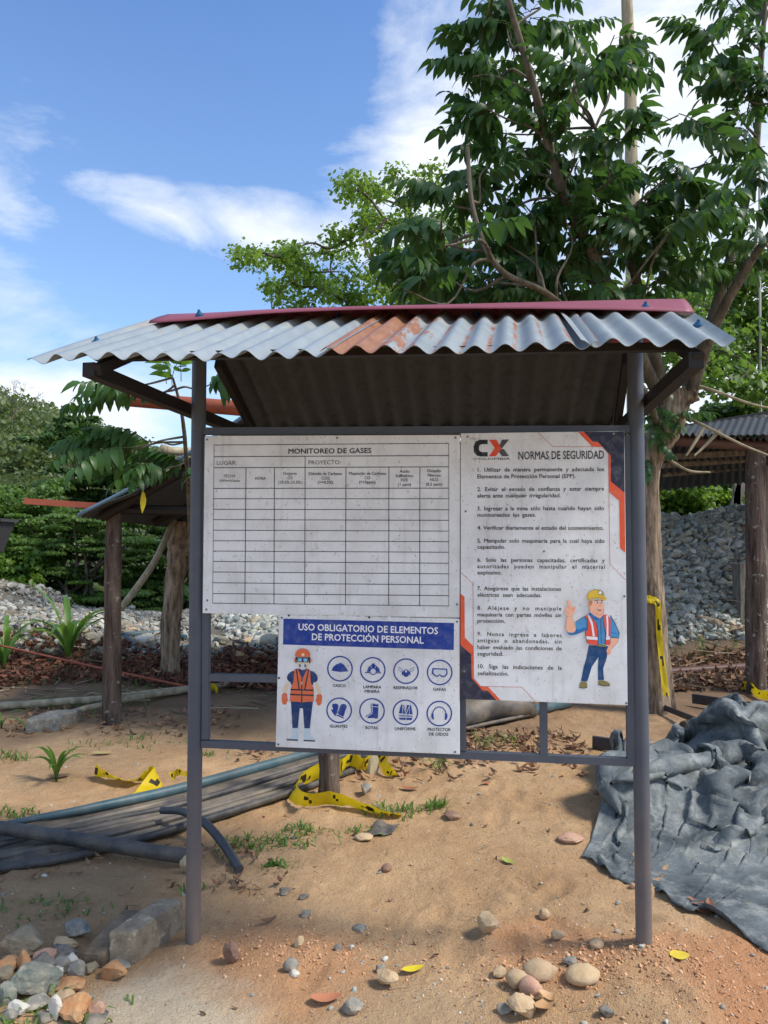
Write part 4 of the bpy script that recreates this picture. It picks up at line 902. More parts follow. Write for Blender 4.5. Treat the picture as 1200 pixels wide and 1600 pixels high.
YARD = [(360, 1491, 24, 38, 'purple', 'rock', 'upright purple brown stone standing alone in the sand by the grey post', 0.),
 (764, 1445, 30, 30, 'tan', 'rock', 'cream angular stone alone in the open sand', 0.), (851, 1430, 18, 17, 'sand', 'rock', 'small tan stone between the cream angular one and the rusty post', .2),
 (846, 1524, 50, 30, 'sand', 'rock', 'largest smooth oval tan cobble of the group near the rusty post', .55), (810, 1536, 32, 26, 'sand', 'rock', 'pinkish tan rounded cobble left of the oval one', .45),
 (831, 1548, 32, 28, 'pink', 'rock', 'smooth rosy cobble in the middle of the small group', .5), (913, 1532, 46, 26, 'tan', 'rock', 'long pale cobble standing apart on the orange mound side', .5),
 (821, 1581, 44, 32, 'tan', 'rock', 'broken cream rock at the bottom of the small group', 0.), (790, 1582, 22, 16, 'grey', 'rock', 'small grey stone left of the broken cream rock', 0.),
 (893, 1507, 22, 12, 'grey', 'rock', 'flat blue grey stone above the long pale cobble', 0.), (948, 1584, 24, 18, 'dark', 'rock', 'dark grey angular stone alone below the rusty post', 0.),
 (780, 1522, 20, 16, 'sand', 'rock', 'small tan stone upper left of the cobble group', .3), (604, 1533, 32, 26, 'tan', 'rock', 'square cream stone beside the yellow leaf', 0.),
 (594, 1516, 14, 12, 'grey', 'rock', 'tiny grey stone behind the square cream one', 0.), (553, 1575, 34, 24, 'grey', 'rock', 'blue grey flat stone near the bottom edge in the middle', 0.),
 (454, 1511, 22, 18, 'grey', 'rock', 'smooth grey stone below the small tan cube stone', .4), (467, 1475, 14, 18, 'tan', 'rock', 'little upright tan cube stone in the orange crumbs', 0.),
 (460, 1526, 16, 10, 'white', 'rock', 'white chip just below the smooth grey stone', 0.), (528, 1482, 12, 12, 'grey', 'rock', 'tiny blue grey pebble right of the tan cube stone', 0.),
 (444, 1394, 18, 13, 'dark', 'rock', 'slate pebble in the open sand, first of a close pair', 0.), (475, 1403, 15, 10, 'dark', 'rock', 'slate pebble in the open sand, smaller one of a close pair', 0.),
 (478, 1429, 13, 11, 'grey', 'rock', 'grey pebble below the pair of slate pebbles', 0.), (562, 1455, 20, 10, 'grey', 'rock', 'flat blue grey chip in the middle of the sand', 0.),
 (604, 1358, 16, 15, 'purple', 'rock', 'round brown pebble in the middle of the yard', .6), (568, 1311, 28, 11, 'tan', 'rock', 'flat golden stone beside the grey rag of sheeting', .2),
 (570, 1232, 20, 22, 'grey', 'rock', 'pale pointed stone right of the log stump', 0.), (707, 1276, 24, 12, 'purple', 'rock', 'brown flat stone near the small green weed', .2),
 (294, 1355, 30, 30, 'tan', 'rock', 'cream stone behind the foot of the grey post under the black pipe', 0.), (290, 1300, 1, 1, None, '', '', 0),
 (873, 1464, 20, 14, 'sand', 'rock', 'dull tan stone on the near side of the orange crumbs', .2), (935, 1478, 22, 14, 'sand', 'rock', 'flat tan stone left of the rusty post foot', .3),
 (1103, 1290, 1, 1, None, '', '', 0), (932, 1239, 9, 9, 'purple', 'rock', 'tiny dark round nut like pebble near the tarpaulin', .8), (990, 1385, 10, 10, 'pink', 'rock', 'small pink stone touching the tarpaulin hem', .3),
 (895, 1313, 40, 12, 'pink', 'rock', 'low reddish stone by the tarpaulin corner', .2), ]
for q in YARD:
    if q[4]: rock(q[0], q[1], q[2], q[3], RM[q[4]], q[5], q[6], rnd=q[7], cat='block' if 'block' in q[5] else 'rock')
# larger stones on the rubble heap that can be told apart
RB = [(374, 1025, 30, 18, 'tan'), (343, 1000, 28, 18, 'grey'), (400, 1022, 34, 16, 'grey'), (418, 1000, 26, 22, 'white'), (358, 1012, 22, 12, 'olive'), (390, 1001, 22, 14, 'tan'), (345, 1040, 22, 12, 'white'), (425, 1030, 24, 14, 'dark'),
      (222, 1000, 26, 16, 'white'), (205, 985, 22, 12, 'tan'), (240, 990, 20, 12, 'grey'), (140, 1000, 34, 26, 'grey'), (155, 1020, 30, 22, 'dark'), (150, 972, 26, 18, 'white'), (300, 1010, 20, 14, 'grey'), (216, 977, 14, 10, 'olive')]
RBL = ['tan stone at the centre of the rubble under the gas board', 'grey stone beside the grey post high on the rubble', 'wide grey stone nearest the equipment sign edge on the rubble', 'whitest stone on the rubble, close to the equipment sign corner', 'small olive brown stone just behind the tan one on the rubble', 'small tan stone between the grey and white ones on the rubble', 'small white stone lowest on the rubble under the gas board', 'dark slate stone under the whitest stone of the rubble',
 'white stone on the rubble between the shed post and lopped trunk', 'tan stone high on the rubble right of the shed post', 'small grey stone near the pale tube on the rubble', 'large grey stone among the red leaves left of the shed post', 'dark stone half sunk in red leaves beside the shed post', 'white stone on the pale gravel left of the shed post', 'small grey stone between the lopped trunk and the grey post', 'upright olive stone on the skyline of the pale gravel']
for i, q in enumerate(RB): rock(q[0], q[1], q[2], q[3], RM[q[4]], 'rock', RBL[i], group='larger stones on the rubble and gravel heaps', seed=300 + i)
RB2 = [(1094, 868, 18, 12), (1110, 877, 20, 12), (1048, 866, 16, 10), (1160, 905, 20, 12), (1085, 940, 20, 16), (1147, 898, 18, 12), (1040, 940, 16, 12), (1065, 905, 18, 12), (1130, 930, 20, 12), (1050, 1000, 18, 12), (1125, 860, 18, 10), (1075, 850, 16, 9)]
RBL2 = ['blue grey stone high in the middle of the tall gravel bank', 'greenish stone just below the highest middle stone of the bank', 'blue grey stone high in the bank beside the big trunk', 'greenish stone left of the timber stub in the gravel bank', 'blue grey stone low in the middle of the gravel bank', 'greenish stone above the timber stub in the gravel bank', 'small blue grey stone low in the bank beside the taped trunk', 'greenish stone in the bank a little right of the big trunk', 'blue grey stone low in the bank left of the timber stub', 'small greenish stone in the litter below the gravel bank', 'blue grey flat stone high in the bank near the spotted post', 'greenish flat stone near the top of the bank by the big trunk']
for i, q in enumerate(RB2): rock(q[0], q[1], q[2], q[3], RM['green' if i % 2 else 'grey'], 'rock', RBL2[i], group='larger stones in the high gravel bank', seed=400 + i)

# squared stone block and the wedge behind it
def block(name, lab, quad, depthv, h, mat, seed, cat):
    """quad: front bottom corners (world), depthv: vector of length, h: height"""
    a, b_ = quad; n1, n2, n3 = 10, 18, 8
    import bmesh
    bm = bmesh.new(); bmesh.ops.create_cube(bm, size=1); bmesh.ops.subdivide_edges(bm, edges=bm.edges[:], cuts=11, use_grid_fill=True)
    V = np.array([v.co[:] for v in bm.verts]) + .5; Fc = [tuple(v.index for v in f.verts) for f in bm.faces]; bm.free()
    q = V - .5; L = np.abs(q).max(1)[:, None]; rr = (np.abs(q * 2) ** 18).sum(1) ** (1 / 18.); q = q / np.maximum(rr, 1e-6)[:, None] * np.minimum(1, rr)[:, None]; V = q + .5
    P = a + np.outer(V[:, 0], b_ - a) + np.outer(V[:, 1], depthv) + np.outer(V[:, 2], [0, 0, h])
    nrm = q / (np.linalg.norm(q, axis=1)[:, None] + 1e-9)
    P = P + nrm * ((vn(P[:, 0] * 22, P[:, 1] * 22 + P[:, 2] * 25, seed) - .5) * .005 + (vn(P[:, 0] * 60, P[:, 1] * 60 + P[:, 2] * 60, seed) - .5) * .005)[:, None]
    o = add(name, P, Fc, mat, loc=(a + b_) / 2); smoothby(o, 35); return tag(o, lab, cat)
M_BLOCK = rock_mat('weathered_concrete', lin((112, 102, 88)), lin((160, 148, 126)), lin((200, 186, 158)))
a = gp(168, 1506); b_ = gp(210, 1508); far = gp(287, 1450); dv = far - b_; 
block('stone_block', 'long squared grey stone block lying beside the grey post', (a - [0, 0, .01], b_ - [0, 0, .01]), dv, .125, M_BLOCK, 5, 'block')
a = gp(126, 1512); b_ = gp(163, 1514); dv = gp(225, 1445) - b_
a_ = gp(38, 1146); c_ = gp(92, 1143); block('concrete_block', 'square grey concrete lump under the pale pole at the back', (a_ - [0, 0, .02], c_ - [0, 0, .02]), np.array([.05, .34, 0]), .13, RM['grey'], 7, 'block')
block('stone_slab', 'dark brown stone slab leaning low behind the squared block', (a - [0, 0, .04], b_ - [0, 0, .04]), dv, .095, RM['slab'], 9, 'slab')

# ------------------------------------------------------------------ tarpaulin (sheet gathered by a small cloth relaxation)
def tarp_sim(NX=120, NY=104, steps=150):
    rg = np.random.default_rng(12)
    c = np.array([gp(912, 1349)[:2], gp(1230, 1505)[:2], [4.3, 5.1], gp(985, 1185)[:2]])
    s, t = np.meshgrid(np.linspace(0, 1, NX), np.linspace(0, 1, NY))
    b = c[0] * ((1 - s) * (1 - t))[..., None] + c[1] * (s * (1 - t))[..., None] + c[2] * (s * t)[..., None] + c[3] * ((1 - s) * t)[..., None]
    # hem of the front edge swings in and out
    hem = .05 * np.sin(s * 19 + .6) * np.exp(-t * 9); b[..., 1] += hem * 1.2
    dx = np.linalg.norm(c[1] - c[0]) / (NX - 1); sl = 1.07 + .80 * np.maximum(sst(t, .16, .45), .7 * sst(t, .05, .2) * sst(-s, -.28, -.16)); slx = sl; sly = 1.03 + .55 * sst(t, .22, .55)
    Lx = np.linalg.norm(b[:, 1:] - b[:, :-1], axis=2) * (slx[:, 1:]); Ly = np.linalg.norm(b[1:] - b[:-1], axis=2) * sly[1:]
    def sup(x, y):
        z = gz(x, y, False)
        for px_, py_, w, h in ((1.38, 4.25, .24, .26), (1.75, 4.2, .3, .12), (1.95, 4.75, .40, .12), (2.35, 5.0, .26, .24), (2.2, 4.0, .5, .14), (2.9, 4.3, .5, .3), (1.35, 4.9, .25, .12), (2.9, 5.0, .5, .3)):
            z = z + h * np.exp(-(((x - px_) / w) ** 2 + ((y - py_) / w) ** 2))
        return z
    P = np.zeros((NY, NX, 3)); P[..., :2] = b; P[..., 2] = sup(b[..., 0], b[..., 1]) + .03
    P[..., 2] += .30 * sst(t, .05, .3) * (vn(s * 9, t * 7, 3) - .35) * (1 + .5 * vn(s * 20, t * 16, 6)); P[..., :2] += .03 * (rg.random((NY, NX, 2)) - .5) * sst(t, .1, .3)[..., None]
    V = np.zeros_like(P)
    def con(A, Bx, L, k):
        d = Bx - A; l = np.sqrt((d ** 2).sum(-1)) + 1e-9; q = d * ((l - L) / l * k * .5)[..., None]; A += q; Bx -= q
    Lc = np.concatenate([np.zeros((NY, 1)), np.cumsum(Lx, 1)], 1); Lr = np.concatenate([np.zeros((1, NX)), np.cumsum(Ly, 0)], 0); Ld = np.sqrt(Lx[1:] ** 2 + Ly[:, 1:] ** 2)
    for it in range(steps):
        old = P.copy(); P = P + V * .94; P[..., 2] -= .0009
        for k in range(5):
            for o in (0, 1):
                con(P[:, o:-1:2], P[:, o + 1::2], Lx[:, o::2], 1.); con(P[o:-1:2], P[o + 1::2], Ly[o::2], 1.)
            con(P[:-1, :-1], P[1:, 1:], Ld, .25); con(P[1:, :-1], P[:-1, 1:], Ld, .25)
            for st_, th_, kk in ((2, .97, .5), (4, .90, .45), (7, .80, .25)):
                for o in range(st_):
                    for A, Bx, L in ((P[:, o:-st_:2 * st_], P[:, o + st_::2 * st_], Lc[:, o + st_::2 * st_] - Lc[:, o:-st_:2 * st_]), (P[o:-st_:2 * st_], P[o + st_::2 * st_], Lr[o + st_::2 * st_] - Lr[o:-st_:2 * st_])):
                        d = Bx - A; l = np.sqrt((d ** 2).sum(-1)) + 1e-9; q = d * (np.minimum(l - L * th_, 0) / l * kk)[..., None]; A += q; Bx -= q
        # borders stay where they lie
        for e in (np.s_[0, :], np.s_[-1, :], np.s_[:, 0], np.s_[:, -1]): P[e][..., :2] = b[e]
        z = sup(P[..., 0], P[..., 1]) + .008; hit = P[..., 2] < z
        P[..., 2] = np.where(hit, z, P[..., 2]); P[..., :2] = np.where(hit[..., None], old[..., :2] * .8 + P[..., :2] * .2, P[..., :2])
        P[..., 2] = np.minimum(P[..., 2], z + .26)
        V = np.clip(P - old, -.02, .02)
    return P
TP = tarp_sim(); NY_, NX_ = TP.shape[:2]
ix = (np.arange(NY_ - 1)[:, None] * NX_ + np.arange(NX_ - 1)[None]).ravel()
tarp = add('tarpaulin', TP.reshape(-1, 3), np.stack([ix, ix + 1, ix + 1 + NX_, ix + NX_], 1), M_TARP, None, True, loc=gp(1060, 1330))
so = tarp.modifiers.new('thick', 'SOLIDIFY'); so.thickness = .004; so.offset = 0
tag(tarp, 'crumpled grey blue tarpaulin heaped on the sand behind the rusty post', 'tarpaulin')

# ------------------------------------------------------------------ pipes, hoses, sheeting
def tubething(name, lab, cat, pts, rad, mat, seg=12, wob=0, n=8, seed=0, group=None, closed=True):
    b = B(); P = spline(pts, n); r = rad if np.isscalar(rad) else np.interp(np.linspace(0, 1, len(P)), np.linspace(0, 1, len(rad)), rad)
    b.tube(P, r, seg, closed, 0, wob, seed); o = b.build(name, mat, None, loc=P[0], sharp=60); return tag(o, lab, cat, group)
def lift(p, h): return np.asarray(p) + [0, 0, h]
# long flat black sheeting strips from the front corner to behind the signs
def strip(edge0, edge1, prof, name, lab, seed, n=70, mat=None, ridge=.03):
    A = spline([gp(*q) for q in edge0], n // (len(edge0) - 1)); Bv = spline([gp(*q) for q in edge1], n // (len(edge1) - 1)); m = min(len(A), len(Bv)); A, Bv = A[:m], Bv[:m]
    K = 44; V = np.zeros((m, K, 3)); w = np.linspace(0, 1, K)
    for j in range(K):
        P = A * (1 - w[j]) + Bv * w[j]; zz = gz(P[:, 0], P[:, 1], False) + .012
        sarr = np.arange(m) * .09
        zz = zz + .75 * np.interp(w[j], prof[0], prof[1]) * (1 + .5 * (vn(sarr, w[j] * 3 + 0 * sarr, seed) - .5)) + ridge * np.maximum(0, vn(sarr * .8, w[j] * 7 + sarr * .25, seed + 3) - .5)
        V[:, j] = P; V[:, j, 2] = zz
    ix = (np.arange(m - 1)[:, None] * K + np.arange(K - 1)[None]).ravel()
    o = add(name, V.reshape(-1, 3), np.stack([ix, ix + 1, ix + 1 + K, ix + K], 1), mat or M_SHEETPL, None, True, loc=V[0, 0]); s = o.modifiers.new('thick', 'SOLIDIFY'); s.thickness = .006; s.offset = -1
    return tag(o, lab, 'plastic sheeting', 'strips of dusty black sheeting lying side by side')
PR = ([0, .02, .06, .09, .38, .42, .47, .70, .74, .78, .9, .94, .97, 1], [.0, .035, .035, .008, .006, .028, .008, .006, .022, .006, .01, .034, .03, .0])
E_ = [[(-60, 1318), (150, 1274), (310, 1238), (500, 1184), (700, 1124), (835, 1102)], [(-60, 1342), (150, 1296), (310, 1258), (500, 1201), (700, 1139), (835, 1112)], [(-60, 1362), (150, 1318), (310, 1277), (500, 1218), (700, 1152), (835, 1122)], [(-60, 1378), (100, 1350), (200, 1322), (310, 1294), (478, 1238)]]
strip(E_[0], E_[1], PR, 'plastic_strip', 'dusty strip of sheeting along the blue pipe, rearmost of the strips', 3)
strip([(x, y + 1) for x, y in E_[1]], E_[2], PR, 'plastic_strip', 'dusty middle strip of sheeting passing behind the grey post', 4)
strip([(-60, 1366), (100, 1332), (200, 1306), (310, 1279), (470, 1228)], E_[3], PR, 'plastic_strip', 'short frontmost strip of sheeting with sand on it', 5)
tubething('blue_pipe', 'flattened dusty blue pipe along the back of the black sheeting', 'pipe', [lift(gp(*q), .05) for q in ((-40, 1312), (150, 1276), (310, 1238), (500, 1183), (640, 1142), (760, 1110))], [.012, .026, .032, .032, .028, .028], M_BLUEP, 14, .05)
tubething('thin_pipe', 'thin dark pipe lying along the sheeting, the one next to the blue pipe', 'pipe', [lift(gp(*q), .035) for q in ((-60, 1345), (150, 1297), (310, 1259), (500, 1202), (700, 1140), (835, 1113))], .017, M_BLACKPL, 10)
tubething('thin_pipe', 'thin dark pipe along the front hem of the sheeting', 'pipe', [lift(gp(*q), .025) for q in ((-60, 1376), (100, 1350), (200, 1324), (310, 1292), (480, 1236), (560, 1206))], .020, M_BLACKPL, 10)
tubething('thin_pipe', 'thin grey pipe between the two other thin pipes on the sheeting', 'pipe', [lift(gp(*q), .04) for q in ((-60, 1366), (150, 1322), (310, 1280), (500, 1220), (700, 1154), (832, 1123))], .015, M_SHEETPL, 10)
tubething('black_pipe', 'thick black plastic pipe lying across the sheeting to the grey post', 'pipe', [lift(gp(*q), h) for q, h in (((-120, 1306), .09), ((0, 1322), .09), (((150, 1342)), .075), ((240, 1352), .06), ((302, 1356), .045))], .034, M_BLACKPL, 18)
tubething('black_hose', 'short curved black hose end arching out of the ground by the grey post', 'hose', [lift(gp(*q), h) for q, h in (((252, 1296), .10), ((285, 1302), .11), ((320, 1318), .10), ((350, 1340), .055), ((374, 1366), .022))], [.019, .02, .022, .022, .021], M_HOSE, 14, n=10)
# end bundle of sheets behind the rules sign
tubething('rolled_sheet', 'grey rolled end of sheeting bent up behind the rules sign', 'sheeting', [lift(gp(*q), h) for q, h in (((690, 1150), .10), ((760, 1132), .14), ((815, 1122), .10), ((834, 1120), .03))], [.10, .12, .10, .05], M_SHEETPL, 14, .12)
tubething('blue_pipe', 'short grey blue pipe end lying beyond the rolled sheeting', 'pipe', [lift(gp(830, 1118), .04), lift(gp(860, 1112), .045), lift(gp(888, 1106), .045)], .045, M_BLUEP, 14)
tubething('brown_pipe', 'long dark brown pipe lying below the gravel bank', 'pipe', [lift(gp(*q), .05) for q in ((1000, 1062), (1045, 1058), (1120, 1053), (1200, 1047), (1300, 1040))], .05, M_BROWNP, 14)
tubething('pale_pole', 'long pale pole lying on the ground at the back, thicker one', 'pole', [lift(gp(*q), .05) for q in ((-40, 1114), (60, 1108), (160, 1100), (240, 1090), (300, 1082))], [.034, .036, .034, .03, .026], M_BAMBOO, 10, .08)
tubething('pale_pole', 'thin pale pole behind the grey post running to the rubble', 'pole', [lift(gp(*q), .05) for q in ((90, 1128), (170, 1108), (250, 1092), (330, 1080), (450, 1064))], [.024, .03, .03, .028, .022], M_BAMBOO, 10, .08)
tubething('rusty_bar', 'thin rusty bar slanting over the dead leaves', 'bar', [lift(gp(-20, 1052), .35), lift(gp(150, 1072), .2), lift(gp(300, 1082), .05)], .012, M_RUSTP, 8)
tubething('dead_branch', 'crooked dead branch over the dry leaves below the bank', 'branch', [lift(gp(*q), .05) for q in ((1092, 975), (1115, 980), (1140, 990), (1172, 988))], [.05, .055, .05, .04], M_BARK, 8, .2)
tubething('pale_pole', 'straight grey blue pipe like pole on the pale rubble between two trunks', 'pole', [lift(gp(*q), .06) for q in ((192, 1000), (230, 996), (262, 995), (290, 1002))], .036, M_BLUEP, 10)
tubething('pale_pole', 'short bent blue grey tube below the straight one on the rubble', 'pole', [lift(gp(*q), .06) for q in ((194, 1002), (206, 1012), (208, 1024))], .03, M_BLUEP, 10)
tubething('blue_tube', 'thin blue tube crossing the rubble between two trunks', 'tube', [lift(gp(*q), .04) for q in ((195, 1022), (225, 1022), (250, 1018), (300, 1012))], .014, plain('blue_tube_plastic', lin((70, 108, 126)), .5), 8)
def flatbar(name, lab, p, q, w, t_, mat, cat='steel bar'):
    b = B(); b.bar(p, q, t_, w); o = b.build(name, mat, None, loc=(np.asarray(p) + q) / 2); bv = o.modifiers.new('bevel', 'BEVEL'); bv.width = .003; return tag(o, lab, cat)
M_FLAT = plain('dark_flat_steel', lin((66, 64, 66)), .55, .35, .3, var=.3)
flatbar('flat_bar', 'dark flat bar lying behind the tarpaulin near the spotted post', lift(gp(1082, 1103), .07), lift(gp(1230, 1136), .12), .09, .02, M_FLAT)
flatbar('flat_bar', 'narrow grey flat bar from the big trunk to the tarpaulin', lift(gp(1022, 1106), .04), lift(gp(1104, 1152), .10), .05, .015, M_FLAT)
flatbar('flat_bar', 'short dark bar with a rusty end lying beside the sign frame', lift(gp(926, 1170), .05), lift(gp(992, 1180), .05), .09, .03, M_FLAT)
o = tubething('log_piece', 'short split log end with pale wood beside the tarpaulin', 'log', [lift(gp(1068, 1158), .06), lift(gp(1108, 1152), .07)], .085, M_BARKS, 14, .12)
tubething('log_post', 'stubby log post standing behind the equipment sign', 'post', [lift(gp(514, 1245), h) for h in (-.06, .2, .5, .9)], [.068, .062, .06, .058], M_BARKS, 16, .08)
b = B(); P0 = gp(578, 1206); b.tube([lift(P0, -.02), lift(P0, .08), lift(P0, .12)], [.06, .058, .05], 12, wob=.15); tag(b.build('cut_stump', M_BAMBOO, None, loc=P0, sharp=50), 'little pale cut stump beside the yellow tape', 'stump')
# piece of grey rag
def rag(name, lab, quad, mat, seed, cat):
    A = [gp(*q) for q in quad]; s, t = np.meshgrid(np.linspace(0, 1, 14), np.linspace(0, 1, 10))
    P = A[0] * ((1 - s) * (1 - t))[..., None] + A[1] * (s * (1 - t))[..., None] + A[2] * (s * t)[..., None] + A[3] * ((1 - s) * t)[..., None]
    P[..., 2] = gz(P[..., 0], P[..., 1]) + .006 + .03 * vn(s * 4, t * 3, seed); P[..., 0] += .02 * (vn(s * 5, t * 5, seed + 1) - .5)
    ix = (np.arange(9)[:, None] * 14 + np.arange(13)[None]).ravel(); o = add(name, P.reshape(-1, 3), np.stack([ix, ix + 1, ix + 15, ix + 14], 1), mat, None, True, loc=A[0]); so = o.modifiers.new('thick', 'SOLIDIFY'); so.thickness = .003; return tag(o, lab, cat)
rag('sheeting_scrap', 'grey scrap of sheeting half buried near the end of the yellow tape', [(568, 1312), (614, 1306), (626, 1293), (585, 1291)], M_SHEETPL, 3, 'plastic scrap')

# ------------------------------------------------------------------ yellow caution tape
def tape_mat():
    k = NT('yellow_caution_tape'); uv = k.n('ShaderNodeUVMap').outputs[0]
    c = k.mix(k.noise(9, 4, k.co()), lin((206, 178, 16)), lin((226, 200, 40)))
    k.col(c); k.set(.4, 0, .4)
    tr = k.n('ShaderNodeBsdfTranslucent'); tr.inputs[0].default_value = (*lin((220, 196, 30)), 1); mx = k.n('ShaderNodeMixShader'); mx.inputs[0].default_value = .3
    k.l(k.b.outputs[0], mx.inputs[1]); k.l(tr.outputs[0], mx.inputs[2]); k.l(mx.outputs[0], k.out.inputs[0]); return k.m
M_TAPE = tape_mat(); M_TAPEK = plain('tape_black_print', lin((44, 40, 24)), .5)
def tape(lab, pts, ups, w=.07, seed=0, marks=True, n=10, group=None):
    """ribbon along pts; ups: direction of its width at each point"""
    C_ = spline(pts, n); Uv = spline(ups, n); Uv = Uv / np.linalg.norm(Uv, axis=1)[:, None]; m = len(C_); rg = np.random.default_rng(seed); K = 5
    T_ = np.gradient(C_, axis=0); T_ /= np.linalg.norm(T_, axis=1)[:, None]; Nn = np.cross(T_, Uv)
    V = []; uv = []
    for i in range(m):
        for j in range(K):
            q = j / (K - 1) - .5; V.append(C_[i] + Uv[i] * w * q + Nn[i] * (.016 * (vn(np.array([i * .45]), np.array([j * .9]), seed)[0] - .5))); uv.append((i / m, q + .5))
    Fc = []; mi = []
    for i in range(m - 1):
        for j in range(K - 1):
            Fc.append((i * K + j, i * K + j + 1, (i + 1) * K + j + 1, (i + 1) * K + j))
            ph = (i * 7 + seed * 5 + (i // 9) * 3) % 17; mi.append(1 if marks and j in ((1, 2), (2,), (1,))[(i // 3) % 3] and ph in (1, 6, 8, 13, 15) else 0)
    o = add('caution_tape', V, Fc, [M_TAPE, M_TAPEK], None, True, mi, uv, loc=C_[0]); return tag(o, lab, 'tape', group)
Z = np.array([0, 0, 1.])
def GT(q): return [lift(gp(x, y), h) for x, y, h in q]
tape('long twist of yellow caution tape looped round the foot of the log stump', GT([(535, 1226, .11), (512, 1222, .09), (475, 1232, .06), (458, 1248, .05), (475, 1262, .045), (520, 1262, .05), (560, 1268, .035), (600, 1276, .02), (628, 1276, .01)]), [Z + [0, .3, 0], Z, Z + [.2, 0, 0], Z + [.5, .2, 0], Z + [0, -.5, 0], Z + [0, -.6, 0], Z + [0, -1, 0], Z * .6 + [0, -1, 0], Z * .3 + [0, -1, 0]], .10, 3)
tape('yellow caution tape draped over the little cut stump', GT([(530, 1218, .06), (548, 1210, .10), (570, 1212, .07), (586, 1204, .13), (592, 1198, .12), (604, 1214, .05), (620, 1216, .02)]), [Z, Z + [.3, 0, 0], Z + [0, -.4, 0], Z + [.6, 0, 0], Z + [.8, -.2, 0], Z + [.5, -.5, 0], Z * .4 + [0, -1, 0]], .10, 5)
tape('crumpled piece of yellow caution tape on the open earth beyond the blue pipe', GT([(148, 1214, .04), (165, 1222, .05), (190, 1226, .03), (215, 1228, .03), (235, 1222, .05), (246, 1226, .05), (232, 1240, .02), (215, 1252, .01)]), [Z + [.3, -.6, 0], Z * .7 + [.2, -1, 0], Z * .4 + [0, -1, 0], Z * .4 + [0, -1, 0], Z * .8 + [0, -.6, 0], Z + [-.4, -.5, 0], Z * .3 + [-1, -.4, 0], Z * .2 + [-1, -.4, 0]], .13, 7)
tape('yellow caution tape end lying on the blue pipe beside the grey post', GT([(266, 1238, .09), (278, 1232, .10), (292, 1236, .10), (306, 1234, .09)]), [Z + [0, -1, 0], Z + [0, -1, 0], Z + [0, -1.2, 0], Z + [0, -1, 0]], .08, 9)
tape('small yellow tape scrap beyond the sign frame rail', GT([(326, 1084, .05), (333, 1082, .06), (340, 1086, .03)]), [Z, Z, Z], .07, 11, False)

# ------------------------------------------------------------------ fallen leaves told apart
def fallen(px, py, wpx, c, lab, rot=0., curl=.3, name='fallen_leaf', ar=.42):
    P0 = gp(px, py); k = np.linalg.norm(P0 - CAMP) / F; L = wpx * k
    s = np.linspace(-1, 1, 13); V = []; 
    for a in s:
        w = ar * L * .5 * (1 - abs(a) ** 2.2) ** .8 * (1 - .25 * a)
        for q in (-1, -.5, 0, .5, 1): V.append((a * L / 2, q * w, curl * L * .25 * a * a + .25 * w * abs(q) * curl * 2 + .006))
    V = np.array(V); V = rotz(V, rot); V[:, 2] += .004
    Fc = [(i * 5 + j, i * 5 + j + 1, (i + 1) * 5 + j + 1, (i + 1) * 5 + j) for i in range(12) for j in range(4)]
    key = 'leaf_%d_%d_%d' % c; m = bpy.data.materials.get(key) or plain(key, lin(c), .6, .3, var=.3, scale=20)
    return tag(add(name, V + P0, Fc, m, None, True, loc=P0), lab, 'leaf')
fallen(645, 1519, 32, (206, 186, 40), 'bright yellow fallen leaf beside the square cream stone', .35)
fallen(794, 1350, 26, (150, 160, 74), 'yellow green fallen leaf alone on the open sand', 2.2, .5)
fallen(1062, 1499, 26, (204, 180, 60), 'yellow lobed fallen leaf in front of the rusty post', .1, .2, ar=.8)
fallen(836, 1166, 16, (170, 160, 60), 'yellowish leaf on the ground seen through the sign frame', .3)
fallen(510, 1567, 44, (176, 116, 86), 'large reddish brown dead leaf near the bottom edge', .2, .5)
fallen(420, 1444, 24, (120, 92, 70), 'brown curled dead leaf lying with twigs near the grey post', .5, .9)
fallen(862, 1568, 34, (190, 156, 114), 'tan curled dead leaf among the cobbles', -.5, .9); fallen(852, 1582, 44, (176, 138, 98), 'long tan dead leaf below the cobbles', .8, .8); fallen(836, 1566, 28, (196, 164, 122), 'pale crisp dead leaf between the rosy cobble and the broken rock', 1.6, 1.)
fallen(640, 1236, 28, (150, 96, 66), 'red brown dead leaf on the sand below the leaf drift', -.2, .5); fallen(760, 1228, 16, (176, 104, 66), 'small orange brown leaf under the sign frame', .2, .6)
fallen(915, 1212, 16, (186, 150, 90), 'small tan curled leaf left of the tarpaulin', .5, .9); fallen(880, 1214, 12, (190, 150, 90), 'tiny golden leaf left of the tan curled one', .9, .9)
for i, (x, y, w, q) in enumerate(((1098, 1422, 30, 'middle'), (1112, 1426, 34, 'longest'), (1090, 1416, 26, 'smallest'), (1104, 1432, 30, 'outermost'))): fallen(x, y, w, (132, 88, 62), q + ' of the four dead brown leaves curled under the tarpaulin hem', .4 + i, 1.)['group'] = 'dead leaves under the tarpaulin hem'
fallen(92, 1216, 30, (120, 96, 70), 'dull brown leaf by the corn like seedling', .3, .3); fallen(160, 1179, 28, (186, 168, 110), 'pale yellow leaf behind the yellow tape', .0, .2)

